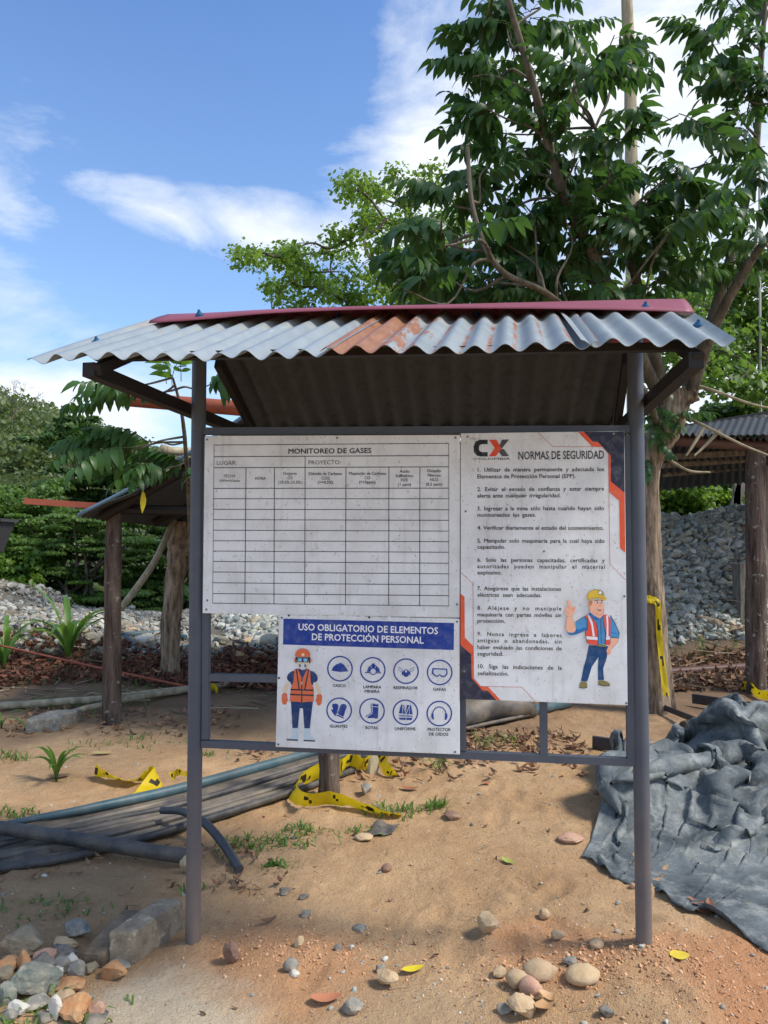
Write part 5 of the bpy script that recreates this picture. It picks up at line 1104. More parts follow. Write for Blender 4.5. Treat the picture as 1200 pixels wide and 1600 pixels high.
# ------------------------------------------------------------------ leaves and crowns
def leaf_cloud(C_, R_, n, size, rg, up=.5, flat=1., shell=.5, wid=.42):
    """n folded leaves in ellipsoids C_ (k x 3) with radii R_ (k x 3)"""
    k = rg.integers(0, len(C_), n); d = rg.normal(size=(n, 3)); d /= np.linalg.norm(d, axis=1)[:, None]
    r = rg.random(n) ** shell; P = C_[k] + d * R_[k] * r[:, None]
    t = rg.normal(size=(n, 3)); t[:, 2] = np.abs(t[:, 2]) + up; t /= np.linalg.norm(t, axis=1)[:, None]
    ux = d * [1, 1, .3] + rg.normal(size=(n, 3)) * .6; ux -= t * (ux * t).sum(1)[:, None]; ux /= np.linalg.norm(ux, axis=1)[:, None]; ux[:, 2] -= .35; uy = np.cross(t, ux)
    s = (size * (.6 + .8 * rg.random(n)))[:, None]
    V = np.empty((n, 4, 3)); V[:, 0] = P - ux * s * .5; V[:, 1] = P - uy * s * wid + ux * s * .05 - t * s * .1; V[:, 2] = P + ux * s * .6 - [0, 0, .1] * s; V[:, 3] = P + uy * s * wid + ux * s * .05 - t * s * .1
    F0 = np.array([(0, 1, 2), (0, 2, 3)]); return V.reshape(-1, 3), (F0[None] + (np.arange(n) * 4)[:, None, None]).reshape(-1, 3)
def branch_tubes(b, a, e, r0, r1, rg, bend=.12, n=6, seg=7):
    a, e = np.asarray(a, float), np.asarray(e, float); L = np.linalg.norm(e - a); mid = [(a * (1 - t) + e * t) + rg.normal(size=3) * L * bend * .35 * sin(pi * t) for t in (.33, .66)]
    P = spline([a, *mid, e], n); b.tube(P, np.linspace(r0, r1, len(P)), seg, False, wob=.08, seed=int(rg.integers(99))); return P

# compound leaf meshes, +X outwards
def compound(seed, pairs=6, L=.42, ll=.135, lw=.056, droop=.5, fresh=False):
    rg = np.random.default_rng(seed); V = []; Fc = []; mi = []
    def rach(t): return np.array([L * t, .015 * sin(t * 3 + seed), .05 * sin(t * 2.4) - droop * L * t * t * .5])
    b = B(); b.tube([rach(t) for t in np.linspace(0, 1, 8)], np.linspace(.0035, .0015, 8), 4, False, 1); V += list(b.V[0]); Fc += b.F; mi += b.mi
    def leaflet(p, dx, dr, l, w):
        n0 = len(V); dx = dx / np.linalg.norm(dx); side = np.cross([0, 0, 1.], dx); side /= np.linalg.norm(side) + 1e-9; roll = rg.normal() * .35
        for i, t in enumerate((0, .12, .35, .6, .83, 1.)):
            ww = w * (0.06, .62, 1, .92, .5, .02)[i] * .5; ang = dr * (.35 + .75 * t); c = p + dx * l * t * cos(ang * .8) - np.array([0, 0, 1]) * l * t * sin(ang)
            up = np.array([0, 0, .32 * ww]); sd = side * cos(roll) + np.array([0, 0, sin(roll)])
            V.extend([c - sd * ww + up, c, c + sd * ww + up])
        for i in range(5):
            q = n0 + 3 * i; Fc.extend([(q, q + 1, q + 4, q + 3), (q + 1, q + 2, q + 5, q + 4)]); mi.extend([0, 0])
    for i in range(pairs):
        t = .22 + .74 * i / (pairs - 1); p = rach(t); sc = (.78 + .3 * sin(pi * (t * .9 + .05))) * (1 + .15 * rg.normal())
        for sg in (-1, 1):
            dr = (1.1 + .35 * rg.normal()) if not fresh else .7; dr = max(.15, min(1.45, dr)); leaflet(p, np.array([.38 + .2 * rg.random(), sg, 0]), dr, ll * sc, lw * sc)
    leaflet(rach(1.), np.array([1., .1, 0]), .9, ll * 1.05, lw * 1.05)
    return np.array(V), Fc, mi
M_RACH = plain('green_brown_stalk', (.06, .08, .025), .6)
def leafmesh(name, mat, *a, **k):
    V, Fc, mi = compound(*a, **k); return mesh(name, V, Fc, [mat, M_RACH], True, mi)
LM = [leafmesh('compound_leaf', M_LEAF, s, pairs=p, L=l, ll=.15, lw=.066) for s, p, l in ((1, 6, .42), (2, 7, .48), (3, 5, .36), (4, 7, .5), (5, 6, .40), (6, 8, .54))]
LMY = [leafmesh('young_leaf', M_LEAFY, s, pairs=5, L=.36, droop=.9, fresh=True) for s in (7, 8)]
M_LEAFM = leaf_mat('mid_green_leaflet', (.030, .085, .022), (.055, .13, .030), .35)
LMS = [leafmesh('sapling_leaf', M_LEAFM, s, pairs=p, L=l, ll=.15, lw=.058) for s, p, l in ((11, 6, .42), (12, 5, .38), (13, 7, .46))]
def place_leaf(root, P, az, pitch, roll, sc, me, base):
    o = bpy.data.objects.new('leaf', me); COL.objects.link(o); o.parent = root; o.location = tuple(np.asarray(P) - base)
    o.rotation_euler = (Matrix.Rotation(az, 3, 'Z') @ Matrix.Rotation(-pitch, 3, 'Y') @ Matrix.Rotation(roll, 3, 'X')).to_euler(); o.scale = (sc,) * 3; return o

# --- big compound leaved tree behind the shelter
rg = np.random.default_rng(77)
TB = gp(1026, 1112)
tree = thing('broadleaf_tree', 'big dark compound leaved tree with a lopped forked trunk rising behind the rules sign', 'tree', TB)
YT = TB[1]
b = B(); tk = [lift(TB, -.1), at(1024, 1000, YT), at(1016, 860, YT - .05), at(1014, 740, YT - .1), at(1030, 690, YT - .15), at(1046, 650, YT - .2), at(1048, 610, YT - .2)]
P = spline(tk, 8); rr = np.interp(np.linspace(0, 1, len(P)), [0, .08, .3, .55, .66, .8, 1], [.135, .115, .10, .095, .13, .15, .13]); b.tube(P, rr, 26, True, wob=.07, seed=4)
b.tube(spline([at(1046, 650, YT - .2), at(1068, 622, YT - .25), at(1088, 612, YT - .3)], 5), [.10] * 5 + [.085] * 6, 12, True, wob=.1, seed=3)
b.build('trunk', M_BARKR, tree, smooth=True)
b = B(); b.tube(spline([lift(TB, 0) + [.16, .1, 0], at(1036, 1000, YT + .1), at(1026, 900, YT + .1)], 6), np.linspace(.06, .03, 13), 10, wob=.15, seed=8); b.build('trunk', M_BARKR, tree, smooth=True)
STEMS = [[(1046, 640, YT - .2), (1008, 500, YT - .5), (985, 390, YT - .8), (972, 300, YT - 1.0), (930, 200, YT - 1.2)],
         [(1040, 640, YT - .2), (950, 450, YT - .9), (905, 355, YT - 1.2), (872, 280, YT - 1.4), (838, 150, YT - 1.6), (800, 20, YT - 1.8), (780, -60, YT - 1.8)],
         [(1072, 615, YT - .2), (1108, 515, YT - .3), (1150, 370, YT - .4), (1180, 240, YT - .5), (1190, 80, YT - .6), (1200, -40, YT - .7)],
         [(1080, 612, YT - .3), (1112, 520, YT - .6), (1168, 415, YT - .9), (1225, 330, YT - 1.2), (1260, 200, YT - 1.3)],
         [(1030, 680, YT - .2), (1000, 600, YT - .8), (870, 470, YT - 1.5), (780, 420, YT - 1.9), (740, 330, YT - 1.9), (730, 230, YT - 1.9)]]
SP = []
for i, st in enumerate(STEMS):
    b = B(); P = spline([at(*q) for q in st], 6); b.tube(P, np.linspace(.058 if i != 4 else .03, .014, len(P)), 12, False, wob=.05, seed=i); b.build('branch', M_BRANCH, tree, smooth=True); SP.append(P)
ALLS = np.concatenate([p[4:] for p in SP])
CL = [(720, 40), (760, 95), (700, 120), (790, 30), (830, 15), (865, 65), (890, 30), (760, 170), (712, 205), (820, 130), (890, 125), (940, 100), (965, 165), (850, 190), (920, 200), (780, 245), (722, 262), (840, 250), (900, 270), (955, 250), (1000, 250),
      (760, 310), (820, 320), (880, 335), (950, 325), (1010, 320), (800, 380), (860, 395), (930, 385), (990, 395), (1045, 345), (690, 345), (655, 385), (720, 400), (668, 440), (750, 440), (820, 440), (890, 445), (960, 445), (1035, 430),
      (1100, 45), (1150, 20), (1190, 70), (1085, 115), (1140, 115), (1190, 150), (1060, 180), (1115, 190), (1170, 210), (1050, 240), (1110, 255), (1185, 265), (1045, 285), (1105, 310), (1165, 320), (1195, 380), (1062, 400), (960, 55), (860, -30), (1000, 130), (1130, -30), (930, 300), (870, 300), (800, 210),
      (700, 300), (640, 400), (900, 410), (960, 360), (1010, 370), (845, 345), (780, 350), (900, 230), (860, 150), (985, 290), (1150, 400), (630, 452), (690, 462), (745, 458), (800, 462), (850, 460), (905, 465), (960, 465), (1010, 462), (1070, 330), (1120, 150), (930, 160), (1020, 300), (860, 430), (930, 425)]
b = B(); nleaf = []; 
for i, (x, y) in enumerate(CL):
    if x < 725 and y < 300: x += 38
    if (x, y) in ((1000, 130), (965, 165), (1000, 250), (1050, 240), (985, 290), (920, 200), (860, 150), (930, 160), (1120, 150), (865, 65), (800, 210)): continue
    Y = YT - 1.1 + rg.normal() * .55 - (.7 if x < 720 else 0); e = at(x, y, Y)
    j = np.argmin(np.linalg.norm((ALLS - e) * [1, 1, 1.] + [0, 0, .35], axis=1)); a = ALLS[j]; branch_tubes(b, a, e, .013, .005, rg, .25, 4, 5)
    out = e - a; oa = math.atan2(out[1], out[0]); x_ = x; m = 5 if (y > 270 and x < 1060) else (6 if x < 960 else 5)
    for k in range(m):
        az = oa + (rg.random() - .5) * 4.4; q = e + (a - e) * rg.random() * .35; nleaf.append((q, az, .15 + rg.normal() * .22, rg.normal() * .35, .68 + .38 * rg.random(), int(rg.integers(6))))
tw = b.build('twigs', M_BRANCH, tree, smooth=True); tw['kind'] = 'stuff'
nleaf.sort(key=lambda q: np.linalg.norm(q[0] - CAMP) / q[4])
for q in nleaf[:298]: place_leaf(tree, q[0], q[1], q[2], q[3], q[4], LM[q[5]], TB)
def join_leaves(root, lst, meshes, base, name='foliage'):
    Vs, Fs, mi, n = [], [], [], 0
    src = []
    for me in meshes:
        V = np.empty(len(me.vertices) * 3); me.vertices.foreach_get('co', V); src.append((V.reshape(-1, 3), [tuple(p.vertices) for p in me.polygons], [p.material_index for p in me.polygons]))
    for P, az, pi_, ro, sc, k in lst:
        R_ = np.array(Matrix.Rotation(az, 3, 'Z') @ Matrix.Rotation(-pi_, 3, 'Y') @ Matrix.Rotation(ro, 3, 'X')); V, F_, m_ = src[k]
        Vs.append(V @ R_.T * sc + P); Fs += [tuple(i + n for i in f) for f in F_]; mi += m_; n += len(V)
    o = add(name, np.concatenate(Vs), Fs, list(meshes[0].materials), root, True, mi); o['kind'] = 'stuff'; return o
if nleaf[298:]: join_leaves(tree, nleaf[298:], LM, TB)
# shoots with leaves low on the trunk
for x, y, Y in ((1022, 640, YT - .3), (1030, 660, YT - .35), (1018, 690, YT - .3), (1070, 655, YT - .3), (1020, 610, YT - .4), (1012, 720, YT - .25)):
    for k in range(2): place_leaf(tree, at(x, y, Y), -pi / 2 + rg.normal() * 1.1, -.2 + rg.normal() * .3, 0, .62, LM[2], TB)
# thin leafless shoots running to the right of the fork
for pts in (((1080, 600, YT - .3), (1120, 612, YT - .5), (1170, 630, YT - .6), (1215, 640, YT - .6)), ((1058, 645, YT - .3), (1110, 670, YT - .5), (1160, 695, YT - .6), (1210, 715, YT - .6)),
            ((1040, 715, YT - .2), (1075, 735, YT - .3), (1110, 738, YT - .3)), ((1100, 668, YT - .5), (1080, 700, YT - .5), (1072, 712, YT - .5)), ((1125, 672, YT - .5), (1098, 700, YT - .5), (1085, 712, YT - .5))):
    b = B(); P = spline([at(*q) for q in pts], 6); b.tube(P, np.linspace(.018, .008, len(P)), 6, False); b.build('shoot', M_BAMBOO, tree, smooth=True)

# --- young leafy branches behind the grey post
SB = gp(305, 1105)
sap = thing('sapling', 'slender sapling with drooping compound leaves reaching past the grey post', 'tree', SB)
Ys = SB[1]; rg = np.random.default_rng(5)
b = B(); st = spline([lift(SB, -.05), at(300, 950, Ys - .5), at(296, 790, Ys - 1.2), at(290, 700, Ys - 1.7), at(283, 640, Ys - 1.9), at(270, 590, Ys - 2.0)], 8); b.tube(st, np.linspace(.028, .008, len(st)), 8, wob=.1); 
b.build('trunk', M_BRANCH, sap, smooth=True)
SC = [((200, 700), Ys - 1.9, 5), ((165, 700), Ys - 1.9, 3), ((230, 690), Ys - 1.8, 4), ((255, 735), Ys - 1.7, 4), ((285, 720), Ys - 1.5, 4), ((175, 605), Ys - 2., 3), ((215, 615), Ys - 2., 3), ((330, 600), Ys - 2., 4), ((300, 760), Ys - 1.5, 3), ((250, 615), Ys - 2., 2)]
for (x, y), Y, m in SC:
    e = at(x, y, Y); j = np.argmin(np.linalg.norm(st[20:] - e, axis=1)) + 20; b = B(); branch_tubes(b, st[j], e, .009, .004, rg, .2, 4, 5); b.build('branch', M_BRANCH, sap, smooth=True)
    for k in range(m): place_leaf(sap, e, (pi if x < 290 else 0) + (rg.random() - .5) * 2.6, .15 + rg.normal() * .25, rg.normal() * .3, .78 + .16 * rg.random(), LMS[int(rg.integers(3))], SB)
for x, y, az in ((262, 600, 2.2), (270, 590, .6), (280, 596, -1.2), (268, 604, 4.0)): place_leaf(sap, at(x, y, Ys - 2.), az, 1.15, 0, .85, LMY[0 if az > 1 else 1], SB)
o = fallen(0 + 223, 1100, 40, (196, 176, 40), 'x', 0); bpy.data.objects.remove(o)
b = B(); p = at(223, 785, Ys - 1.8); V = [p + np.array(q) for q in ((0, 0, .09), (.012, .006, .06), (.021, .012, .02), (.018, .008, -.02), (.008, 0, -.055), (.0, -.004, -.08), (-.012, -.002, -.04), (-.020, .004, 0), (-.019, .008, .03), (-.010, .004, .065))]; lf = add('leaf', V, [tuple(range(10))], plain('yellow_leaf', lin((206, 186, 40)), .5), sap); lf['label'] = 'single yellow leaf hanging down'; so = lf.modifiers.new('t', 'SOLIDIFY'); so.thickness = .001

# --- light green fine leaved tree in the middle distance
def fine_tree(name, lab, base, trunk, nodes, Yc, nl, size, mat, rad, seed, r0=.12, group=None, jit=1.2, bmat=None, flat=.6):
    rg = np.random.default_rng(seed); t = thing(name, lab, 'tree', base, group)
    b = B(); P = spline([lift(base, -.1)] + [at(*q) for q in trunk], 6); b.tube(P, np.linspace(r0, r0 * .35, len(P)), 10, wob=.06); b.build('trunk', bmat or M_BRANCH, t, smooth=True)
    A = P[len(P) // 3:]; b = B(); C_ = []
    for x, y in nodes:
        e = at(x, y, Yc + rg.normal() * jit); k = np.argmin(np.linalg.norm(A - e - [0, 0, -.8], axis=1)); Q = branch_tubes(b, A[k], e, r0 * .28, r0 * .06, rg, .3, 4, 5)
        C_.append(e); A = np.concatenate([A, Q[6:]])
        for _ in range(3): q = e + rg.normal(size=3) * rad * [.8, .8, .4]; branch_tubes(b, Q[len(Q) * 2 // 3], q, r0 * .07, r0 * .025, rg, .3, 3, 4); C_.append(q)
    b.build('branches', bmat or M_BRANCH, t, smooth=True)['kind'] = 'stuff'
    C_ = np.array(C_); R_ = np.full((len(C_), 3), rad) * [1, 1, flat]; V, Fc = leaf_cloud(C_, R_, nl, size, rg); add('crown', V, Fc, mat, t)
    return t
LT = [(590, 290), (560, 285), (540, 305), (640, 285), (665, 300), (575, 335), (610, 350), (550, 370), (590, 380), (520, 395), (440, 400), (390, 404), (410, 395), (480, 415), (540, 425), (600, 425), (640, 400), (680, 380), (700, 330), (455, 440), (425, 446), (500, 455), (560, 465), (620, 460), (680, 450), (650, 350), (720, 380), (470, 400), (520, 440), (590, 455), (540, 460), (650, 440), (700, 430), (480, 470), (640, 480)]
fine_tree('broadleaf_tree', 'light green fine leaved tree showing above the roof ridge against the sky', np.array([1.2, 13.5, -.2]), [(700, 800, 13.5), (690, 620, 13.3), (680, 500, 13.2), (660, 420, 13.), (640, 330, 13.)], LT, 13., 11500, .066, M_LIGHT, .30, 9)
RT = [(1050, 470), (1100, 450), (1150, 440), (1190, 470), (1060, 520), (1110, 500), (1160, 500), (1200, 520), (1130, 560), (1180, 560), (1050, 430), (1190, 420), (1220, 480), (1150, 600), (1190, 590), (1080, 410), (1120, 540), (1030, 500), (1030, 560), (1170, 530), (1200, 610)]
fine_tree('broadleaf_tree', 'airy green tree beyond the lopped trunk over the right shed roof', np.array([6.8, 13., 0.]), [(1240, 800, 13.), (1215, 650, 13.), (1190, 520, 13.)], RT, 13., 9500, .10, M_BUSH, .5, 10, .10)
pole_b = np.array([5.0, 14, 0.])
b = B(); P = spline([[*at(990, 800, 14.)[:2], -.5], at(990, 500, 14.), at(986, 200, 14.), at(978, -60, 14.)], 8); b.tube(P, np.linspace(.16, .10, len(P)), 12, wob=.1); tag(b.build('bare_tree', M_BAMBOO, None, loc=P[0], smooth=True), 'tall pale bare trunk rising behind the dark compound leaved tree', 'tree trunk')
b = B(); P = spline([[*at(1187, 800, 12.)[:2], -.5], at(1187, 400, 12.), at(1187, -60, 12.)], 6); b.tube(P, .02, 6); tag(b.build('utility_pole', plain('pale_pole_paint', lin((180, 178, 170)), .6), None, loc=P[0]), 'thin pale mast at the far edge behind the trees', 'pole')

# --- lopped trunk and shed on the left
def trunkpost(name, lab, x, ytop, ybase, rpx, mat, cat, wob=.08, seg=18, seed=1, lean=0, group=None, taper=.9):
    P0 = gp(x, ybase); k = np.linalg.norm(P0 - CAMP) / F; top = at(x + lean, ytop, P0[1]); P = spline([lift(P0, -.1), P0 * .6 + top * .4, top], 8); b = B(); b.tube(P, np.linspace(rpx * k, rpx * k * taper, len(P)), seg, True, wob=wob, seed=seed)
    return tag(b.build(name, mat, None, loc=P0, sharp=60), lab, cat, group), P0
st = thing('lopped_trunk', 'gnarled lopped tree trunk with a knobby head beyond the shed post', 'tree trunk', gp(268, 1060))
P0 = gp(268, 1060); k = np.linalg.norm(P0 - CAMP) / F; Yl = P0[1]
b = B(); P = spline([lift(P0, -.1), at(266, 1000, Yl), at(272, 920, Yl), at(280, 860, Yl), at(286, 815, Yl)], 8); b.tube(P, np.interp(np.linspace(0, 1, len(P)), [0, .1, .6, .8, 1], [17 * k, 14 * k, 14 * k, 18 * k, 17 * k]), 22, True, wob=.10, seed=6)
b.tube(spline([at(290, 860, Yl), at(305, 850, Yl), at(316, 836, Yl)], 5), [20 * k] * 6 + [16 * k] * 5, 14, True, wob=.2, seed=7); b.build('trunk', M_BARKR, st, smooth=True)
b = B(); b.tube(spline([at(272, 812, Yl - .1), at(240, 880, Yl - .6), at(190, 950, Yl - 1.0)], 6), .035, 8); tag(b.build('leaning_pole', M_BAMBOO, None, loc=at(190, 950, Yl - 1.)), 'thin pale pole leaning between the shed post and the lopped trunk', 'pole')

M_SHEDT = galv_mat('shed_roof_sheet', dull=1)
shed = thing('open_shed', 'low open shed with a dark sagging sheet roof on a spotted log post', 'shed', gp(175, 1132))
P0 = gp(175, 1132); k = np.linalg.norm(P0 - CAMP) / F; Y0 = P0[1]
b = B(); b.tube(spline([lift(P0, -.1), at(176, 950, Y0), at(178, 792, Y0)], 8), np.linspace(13 * k, 10.5 * k, 17), 18, True, wob=.07, seed=2); b.build('post', M_BARKS, shed, sharp=60)
A_, B_ = at(124, 808, Y0 - .25), at(408, 636, Y0 - .25)
V, Fc, uv, top = corrugated(A_, A_ + [0, 3.4, -.02], B_, B_ + [0, 3.4, .0], 34, amp=.010, nt=16, per=6, sag=lambda s, t: -.05 * np.sin(pi * t) + .02 * np.sin(t * 17) * (1 - s))
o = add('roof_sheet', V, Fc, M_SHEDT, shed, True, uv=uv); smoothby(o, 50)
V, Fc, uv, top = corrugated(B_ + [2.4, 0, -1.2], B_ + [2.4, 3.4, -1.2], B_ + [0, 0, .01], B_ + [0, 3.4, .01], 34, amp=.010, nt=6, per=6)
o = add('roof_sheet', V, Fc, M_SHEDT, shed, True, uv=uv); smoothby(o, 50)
b = B(); b.tube([p + [0, -.03, .015] for p in spline([A_, A_ * .66 + B_ * .34 - [0, 0, .045], A_ * .33 + B_ * .67 - [0, 0, .04], B_], 5)], .016, 7); b.build('roof_edge', plain('blue_edge_trim', lin((96, 124, 146)), .5), shed, smooth=True)
for dy in (.15, 1.6, 3.1):
    b = B(); b.tube([A_ + [.12, dy, .0], A_ * .5 + B_ * .5 + [0, dy, -.10], B_ + [0, dy, -.08]], .04, 8, wob=.1); b.build('rafter', M_DARK, shed, smooth=True)
b = B(); b.tube([at(158, 795, Y0), at(360, 800, Y0 + .05), at(560, 802, Y0 + .1)], .045, 8); b.build('beam', M_DARK, shed)
def pipe_thing(name, lab, a, b2, r, mat, cat, seg=14, hollow=False):
    b = B(); b.tube(spline([a, (np.asarray(a) + b2) / 2, b2], 5), r, seg); return tag(b.build(name, mat, None, loc=a, sharp=50), lab, cat)
pipe_thing('rust_red_pipe', 'thick rust red pipe end jutting out past the roof strut beside the grey post', at(190, 623, 5.6), at(470, 646, 5.4), .056, M_RUSTP, 'pipe')
b = B(); b.bar(at(38, 783, Y0 - .15), at(162, 791, Y0 - .02), .05, .05); tag(b.build('rusty_beam', M_RUSTP, None, loc=at(162, 791, Y0)), 'long thin rusty beam sticking out from the low shed roof', 'beam')
b = B(); b.tube(spline([at(200, 712, Y0 + .9), at(250, 716, Y0 + 1.3), at(310, 722, Y0 + 1.6)], 4), .05, 8, wob=.2); b.build('roof_pole', M_BRANCH, shed, smooth=True)
b = B(); b.tube(spline([at(252, 702, Y0 + 1.5), at(280, 706, Y0 + 1.7), at(330, 704, Y0 + 1.8)], 4), .05, 8, wob=.2); b.build('roof_pole', M_BAMBOO, shed, smooth=True)

# --- shed on the right
S0 = gp(1181, 1082); Yr = S0[1]; k = np.linalg.norm(S0 - CAMP) / F
rs = thing('open_shed', 'timber shed with a dark sheet roof over the gravel bank, on a pale spotted post', 'shed', S0)
b = B(); b.tube(spline([lift(S0, -.1), at(1181, 900, Yr), at(1180, 703, Yr)], 8), np.linspace(13.5 * k, 12.5 * k, 17), 20, True, wob=.06, seed=12); b.build('post', M_BARKS, rs, sharp=60)
b = B(); b.tube(spline([at(1050, 686, Yr), at(1120, 692, Yr), at(1230, 700, Yr)], 5), .065, 10, wob=.1); b.build('beam', M_BROWNP, rs, smooth=True)
V, Fc, uv, top = corrugated(at(1040, 676, Yr - .2), at(1300, 690, Yr - .2), at(1010, 768, Yr + 3.6), at(1330, 742, Yr + 3.6), 26, amp=.02, nt=6, per=6)
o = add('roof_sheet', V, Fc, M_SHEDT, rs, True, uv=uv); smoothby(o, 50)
for y0, y1, dy in ((715, 702, .6), (728, 712, 1.3), (742, 722, 2.1)):
    b = B(); b.bar(at(1035, y0, Yr + dy), at(1260, y1, Yr + dy), .06, .06); b.build('batten', M_WOOD, rs)
M_SHEDB = plain('blue_grey_sheet', lin((58, 62, 66)), .7, .2, var=.4, scale=5)
V, Fc, uv, top = corrugated(at(1058, 682, Yr + .6), at(1320, 676, Yr + .6), at(1072, 664, Yr + 2.), at(1330, 622, Yr + 2.2), 22, amp=.008, nt=5, per=6)
o = add('roof_sheet', V, Fc, M_SHEDB, rs, True, uv=uv); smoothby(o, 50)
b = B(); b.bar(at(1062, 668, Yr + 1.9), at(1330, 624, Yr + 2.), .08, .05); b.build('batten', M_DARK, rs)
b = B(); b.tube([[*at(1190, 800, Yr + 1.8)[:2], .5], at(1190, 650, Yr + 1.8)], .07, 10); b.build('post', M_WOOD, rs)
Yb = 12.2
for a_, c_, w, lab in (((1142, 812), (1168, 722), .16, 'grey weathered plank leaning on the gravel bank under the shed roof'), ((1150, 812), (1152, 730), .12, 'darker upright board behind the leaning plank')):
    flatbar('leaning_plank', lab, at(*a_, Yb), at(*c_, Yb), w, .05, M_WOOD, 'plank')
flatbar('dark_plank', 'dark plank lying on top of the gravel bank', at(1088, 812, 11.6), at(1146, 813, 11.6), .12, .3, M_DARK, 'plank')
V, Fc, uv, top = corrugated(at(1140, 817, 10.6), at(1260, 836, 9.6), at(1155, 812, 11.4), at(1265, 818, 11.), 14, amp=.016, nt=5, per=6)
M_RSH = plain('rusted_sheet', lin((160, 104, 84)), .7, .2, var=.35, scale=9); o = add('rusted_sheet', V, Fc, M_RSH, None, True, uv=uv, loc=at(1140, 817, 10.6)); tag(o, 'rusted corrugated sheet lying on the gravel bank behind the spotted post', 'metal sheet')
Pq = gp(1165, 958); b = B(); b.bar(lift(Pq, -.1), Pq + [0, 0, .62], .22, .22, up=(0, 1, 0)); tag(b.build('timber_stub', M_WOOD, None, loc=Pq), 'squat squared timber stub half buried beside the spotted post', 'timber')
b = B(); qb = at(1160, 801, 12.); b.box(qb, [.17, 0, 0], [0, .2, 0], [0, 0, .11]); b.box(qb + [.02, 0, .115], [.13, 0, 0], [0, .16, 0], [0, 0, .02]); o = b.build('blue_container', plain('dark_blue_plastic', lin((48, 66, 96)), .5), None, loc=qb); o.modifiers.new('b', 'BEVEL').width = .03; tag(o, 'small dark blue container on the gravel bank beside the leaning plank', 'container')
# yellow tape hanging on the trunk
def WT(*q): return at(*q)
tb = YT - .16
tape('long yellow caution tape hanging down the big lopped trunk', [WT(1020, 935, tb), WT(1028, 945, tb - .02), WT(1030, 985, tb), WT(1034, 1030, tb), WT(1041, 1088, tb - .05)], [[.6, 0, .5], [1, 0, .2], [1, 0, 0], [1, 0, 0], [1, 0, 0]], .055, 2)
tape('yellow caution tape wound round the big lopped trunk', [WT(1002, 938, tb), WT(1014, 936, tb - .02), WT(1026, 940, tb)], [Z, Z, Z], .07, 6, False)
tape('yellow caution tape lying at the foot of the spotted shed post', GT([(1160, 1080, .06), (1172, 1084, .07), (1184, 1092, .05), (1196, 1096, .06), (1215, 1098, .04)]), [Z + [0, -.5, 0]] * 5, .1, 8)

# ------------------------------------------------------------------ bushes, hill
def bush(name, lab, nodes, Y, rad, nl, size, mat, seed, ybase=None, flat=.5, trunk=True):
    rg = np.random.default_rng(seed); C_ = []; R_ = []
    xm = np.mean([q[0] for q in nodes]); bs = at(xm, 850, Y); bs[2] = float(gz(np.array([bs[0]]), np.array([bs[1]]))[0])
    t = thing(name, lab, 'tree' if 'tree' in name else 'bush', bs); b = B()
    for q in nodes:
        e = at(q[0], q[1], Y + rg.normal() * rad * .5); C_.append(e); R_.append(rad * (q[2] if len(q) > 2 else 1))
        for _ in range(5): C_.append(e + rg.normal(size=3) * rad * .75 * [1, 1, .55]); R_.append(rad * .5)
        branch_tubes(b, bs + rg.normal(size=3) * [.2, .2, 0], e, .05, .015, rg, .3, 3, 5)
    b.build('stems', M_BRANCH, t, smooth=True)['kind'] = 'stuff'
    C_ = np.array(C_); R_ = np.array(R_)[:, None] * np.array([1, 1, flat]); V, Fc = leaf_cloud(C_, R_, nl, size, rg, shell=.45); add('foliage', V, Fc, mat, t); return t
def grid_nodes(x0, x1, y0, y1, dx, dy, rg, top=lambda x: -1e9):
    return [(x + rg.normal() * dx * .25, y + rg.normal() * dy * .25) for x in np.arange(x0, x1, dx) for y in np.arange(y0, y1, dy) if y > top(x)]
rg = np.random.default_rng(8)
bush('feathery_tree', 'layered feathery green tree filling the gap beside the shed post', grid_nodes(60, 210, 800, 965, 44, 24, rg, lambda x: 790 + abs(x - 110) * .35), 14.5, .5, 62000, .055, M_BUSH, 1, flat=.13)
bush('feathery_tree', 'dark feathery tree in the gap behind the lopped trunk', grid_nodes(215, 345, 800, 960, 42, 26, rg), 15.5, .55, 40000, .06, M_BUSH, 2, flat=.14)
bush('leafy_bush', 'bright green leafy bush at the picture edge behind the pale gravel', grid_nodes(-60, 55, 790, 900, 36, 34, rg), 16, .6, 34000, .07, M_BUSH, 3, flat=.5)
bush('leafy_bush', 'low yellow green grassy bush at the edge of the pale gravel heap', grid_nodes(-50, 60, 890, 950, 32, 26, rg), 14., .5, 12000, .09, M_LIGHT, 4, flat=.6)
bush('feathery_tree', 'broad dark canopy tree under the hill behind the shed roof', grid_nodes(40, 340, 740, 810, 44, 30, rg, lambda x: 735 + .1 * abs(x - 200)), 19, .7, 50000, .08, M_BUSHD, 5, flat=.16)
bush('feathery_tree', 'wispy topped tree against the white cloud on the hill shoulder', [(95, 672), (115, 664), (140, 668), (105, 682), (128, 680), (150, 690), (85, 690), (165, 700), (140, 705), (110, 700)], 24, .55, 8000, .11, M_BUSHD, 6, flat=.4)
bush('leafy_bush', 'yellow green bush in the opening under the timber shed roof', grid_nodes(1028, 1130, 750, 830, 34, 28, rg), 15.5, .65, 20000, .085, M_LIGHT, 7, flat=.6)
bush('leafy_bush', 'dark green bush behind the leaning plank', grid_nodes(1130, 1260, 735, 830, 38, 30, rg), 17, .75, 16000, .10, M_BUSHD, 8, flat=.6)
bush('round_tree', 'small bushy tree top beyond the timber shed roof against the sky', [(1135, 640), (1120, 655), (1150, 652), (1165, 660), (1105, 668), (1185, 668), (1138, 665), (1210, 672)], 20, .6, 9000, .12, M_BUSHD, 9, flat=.7)
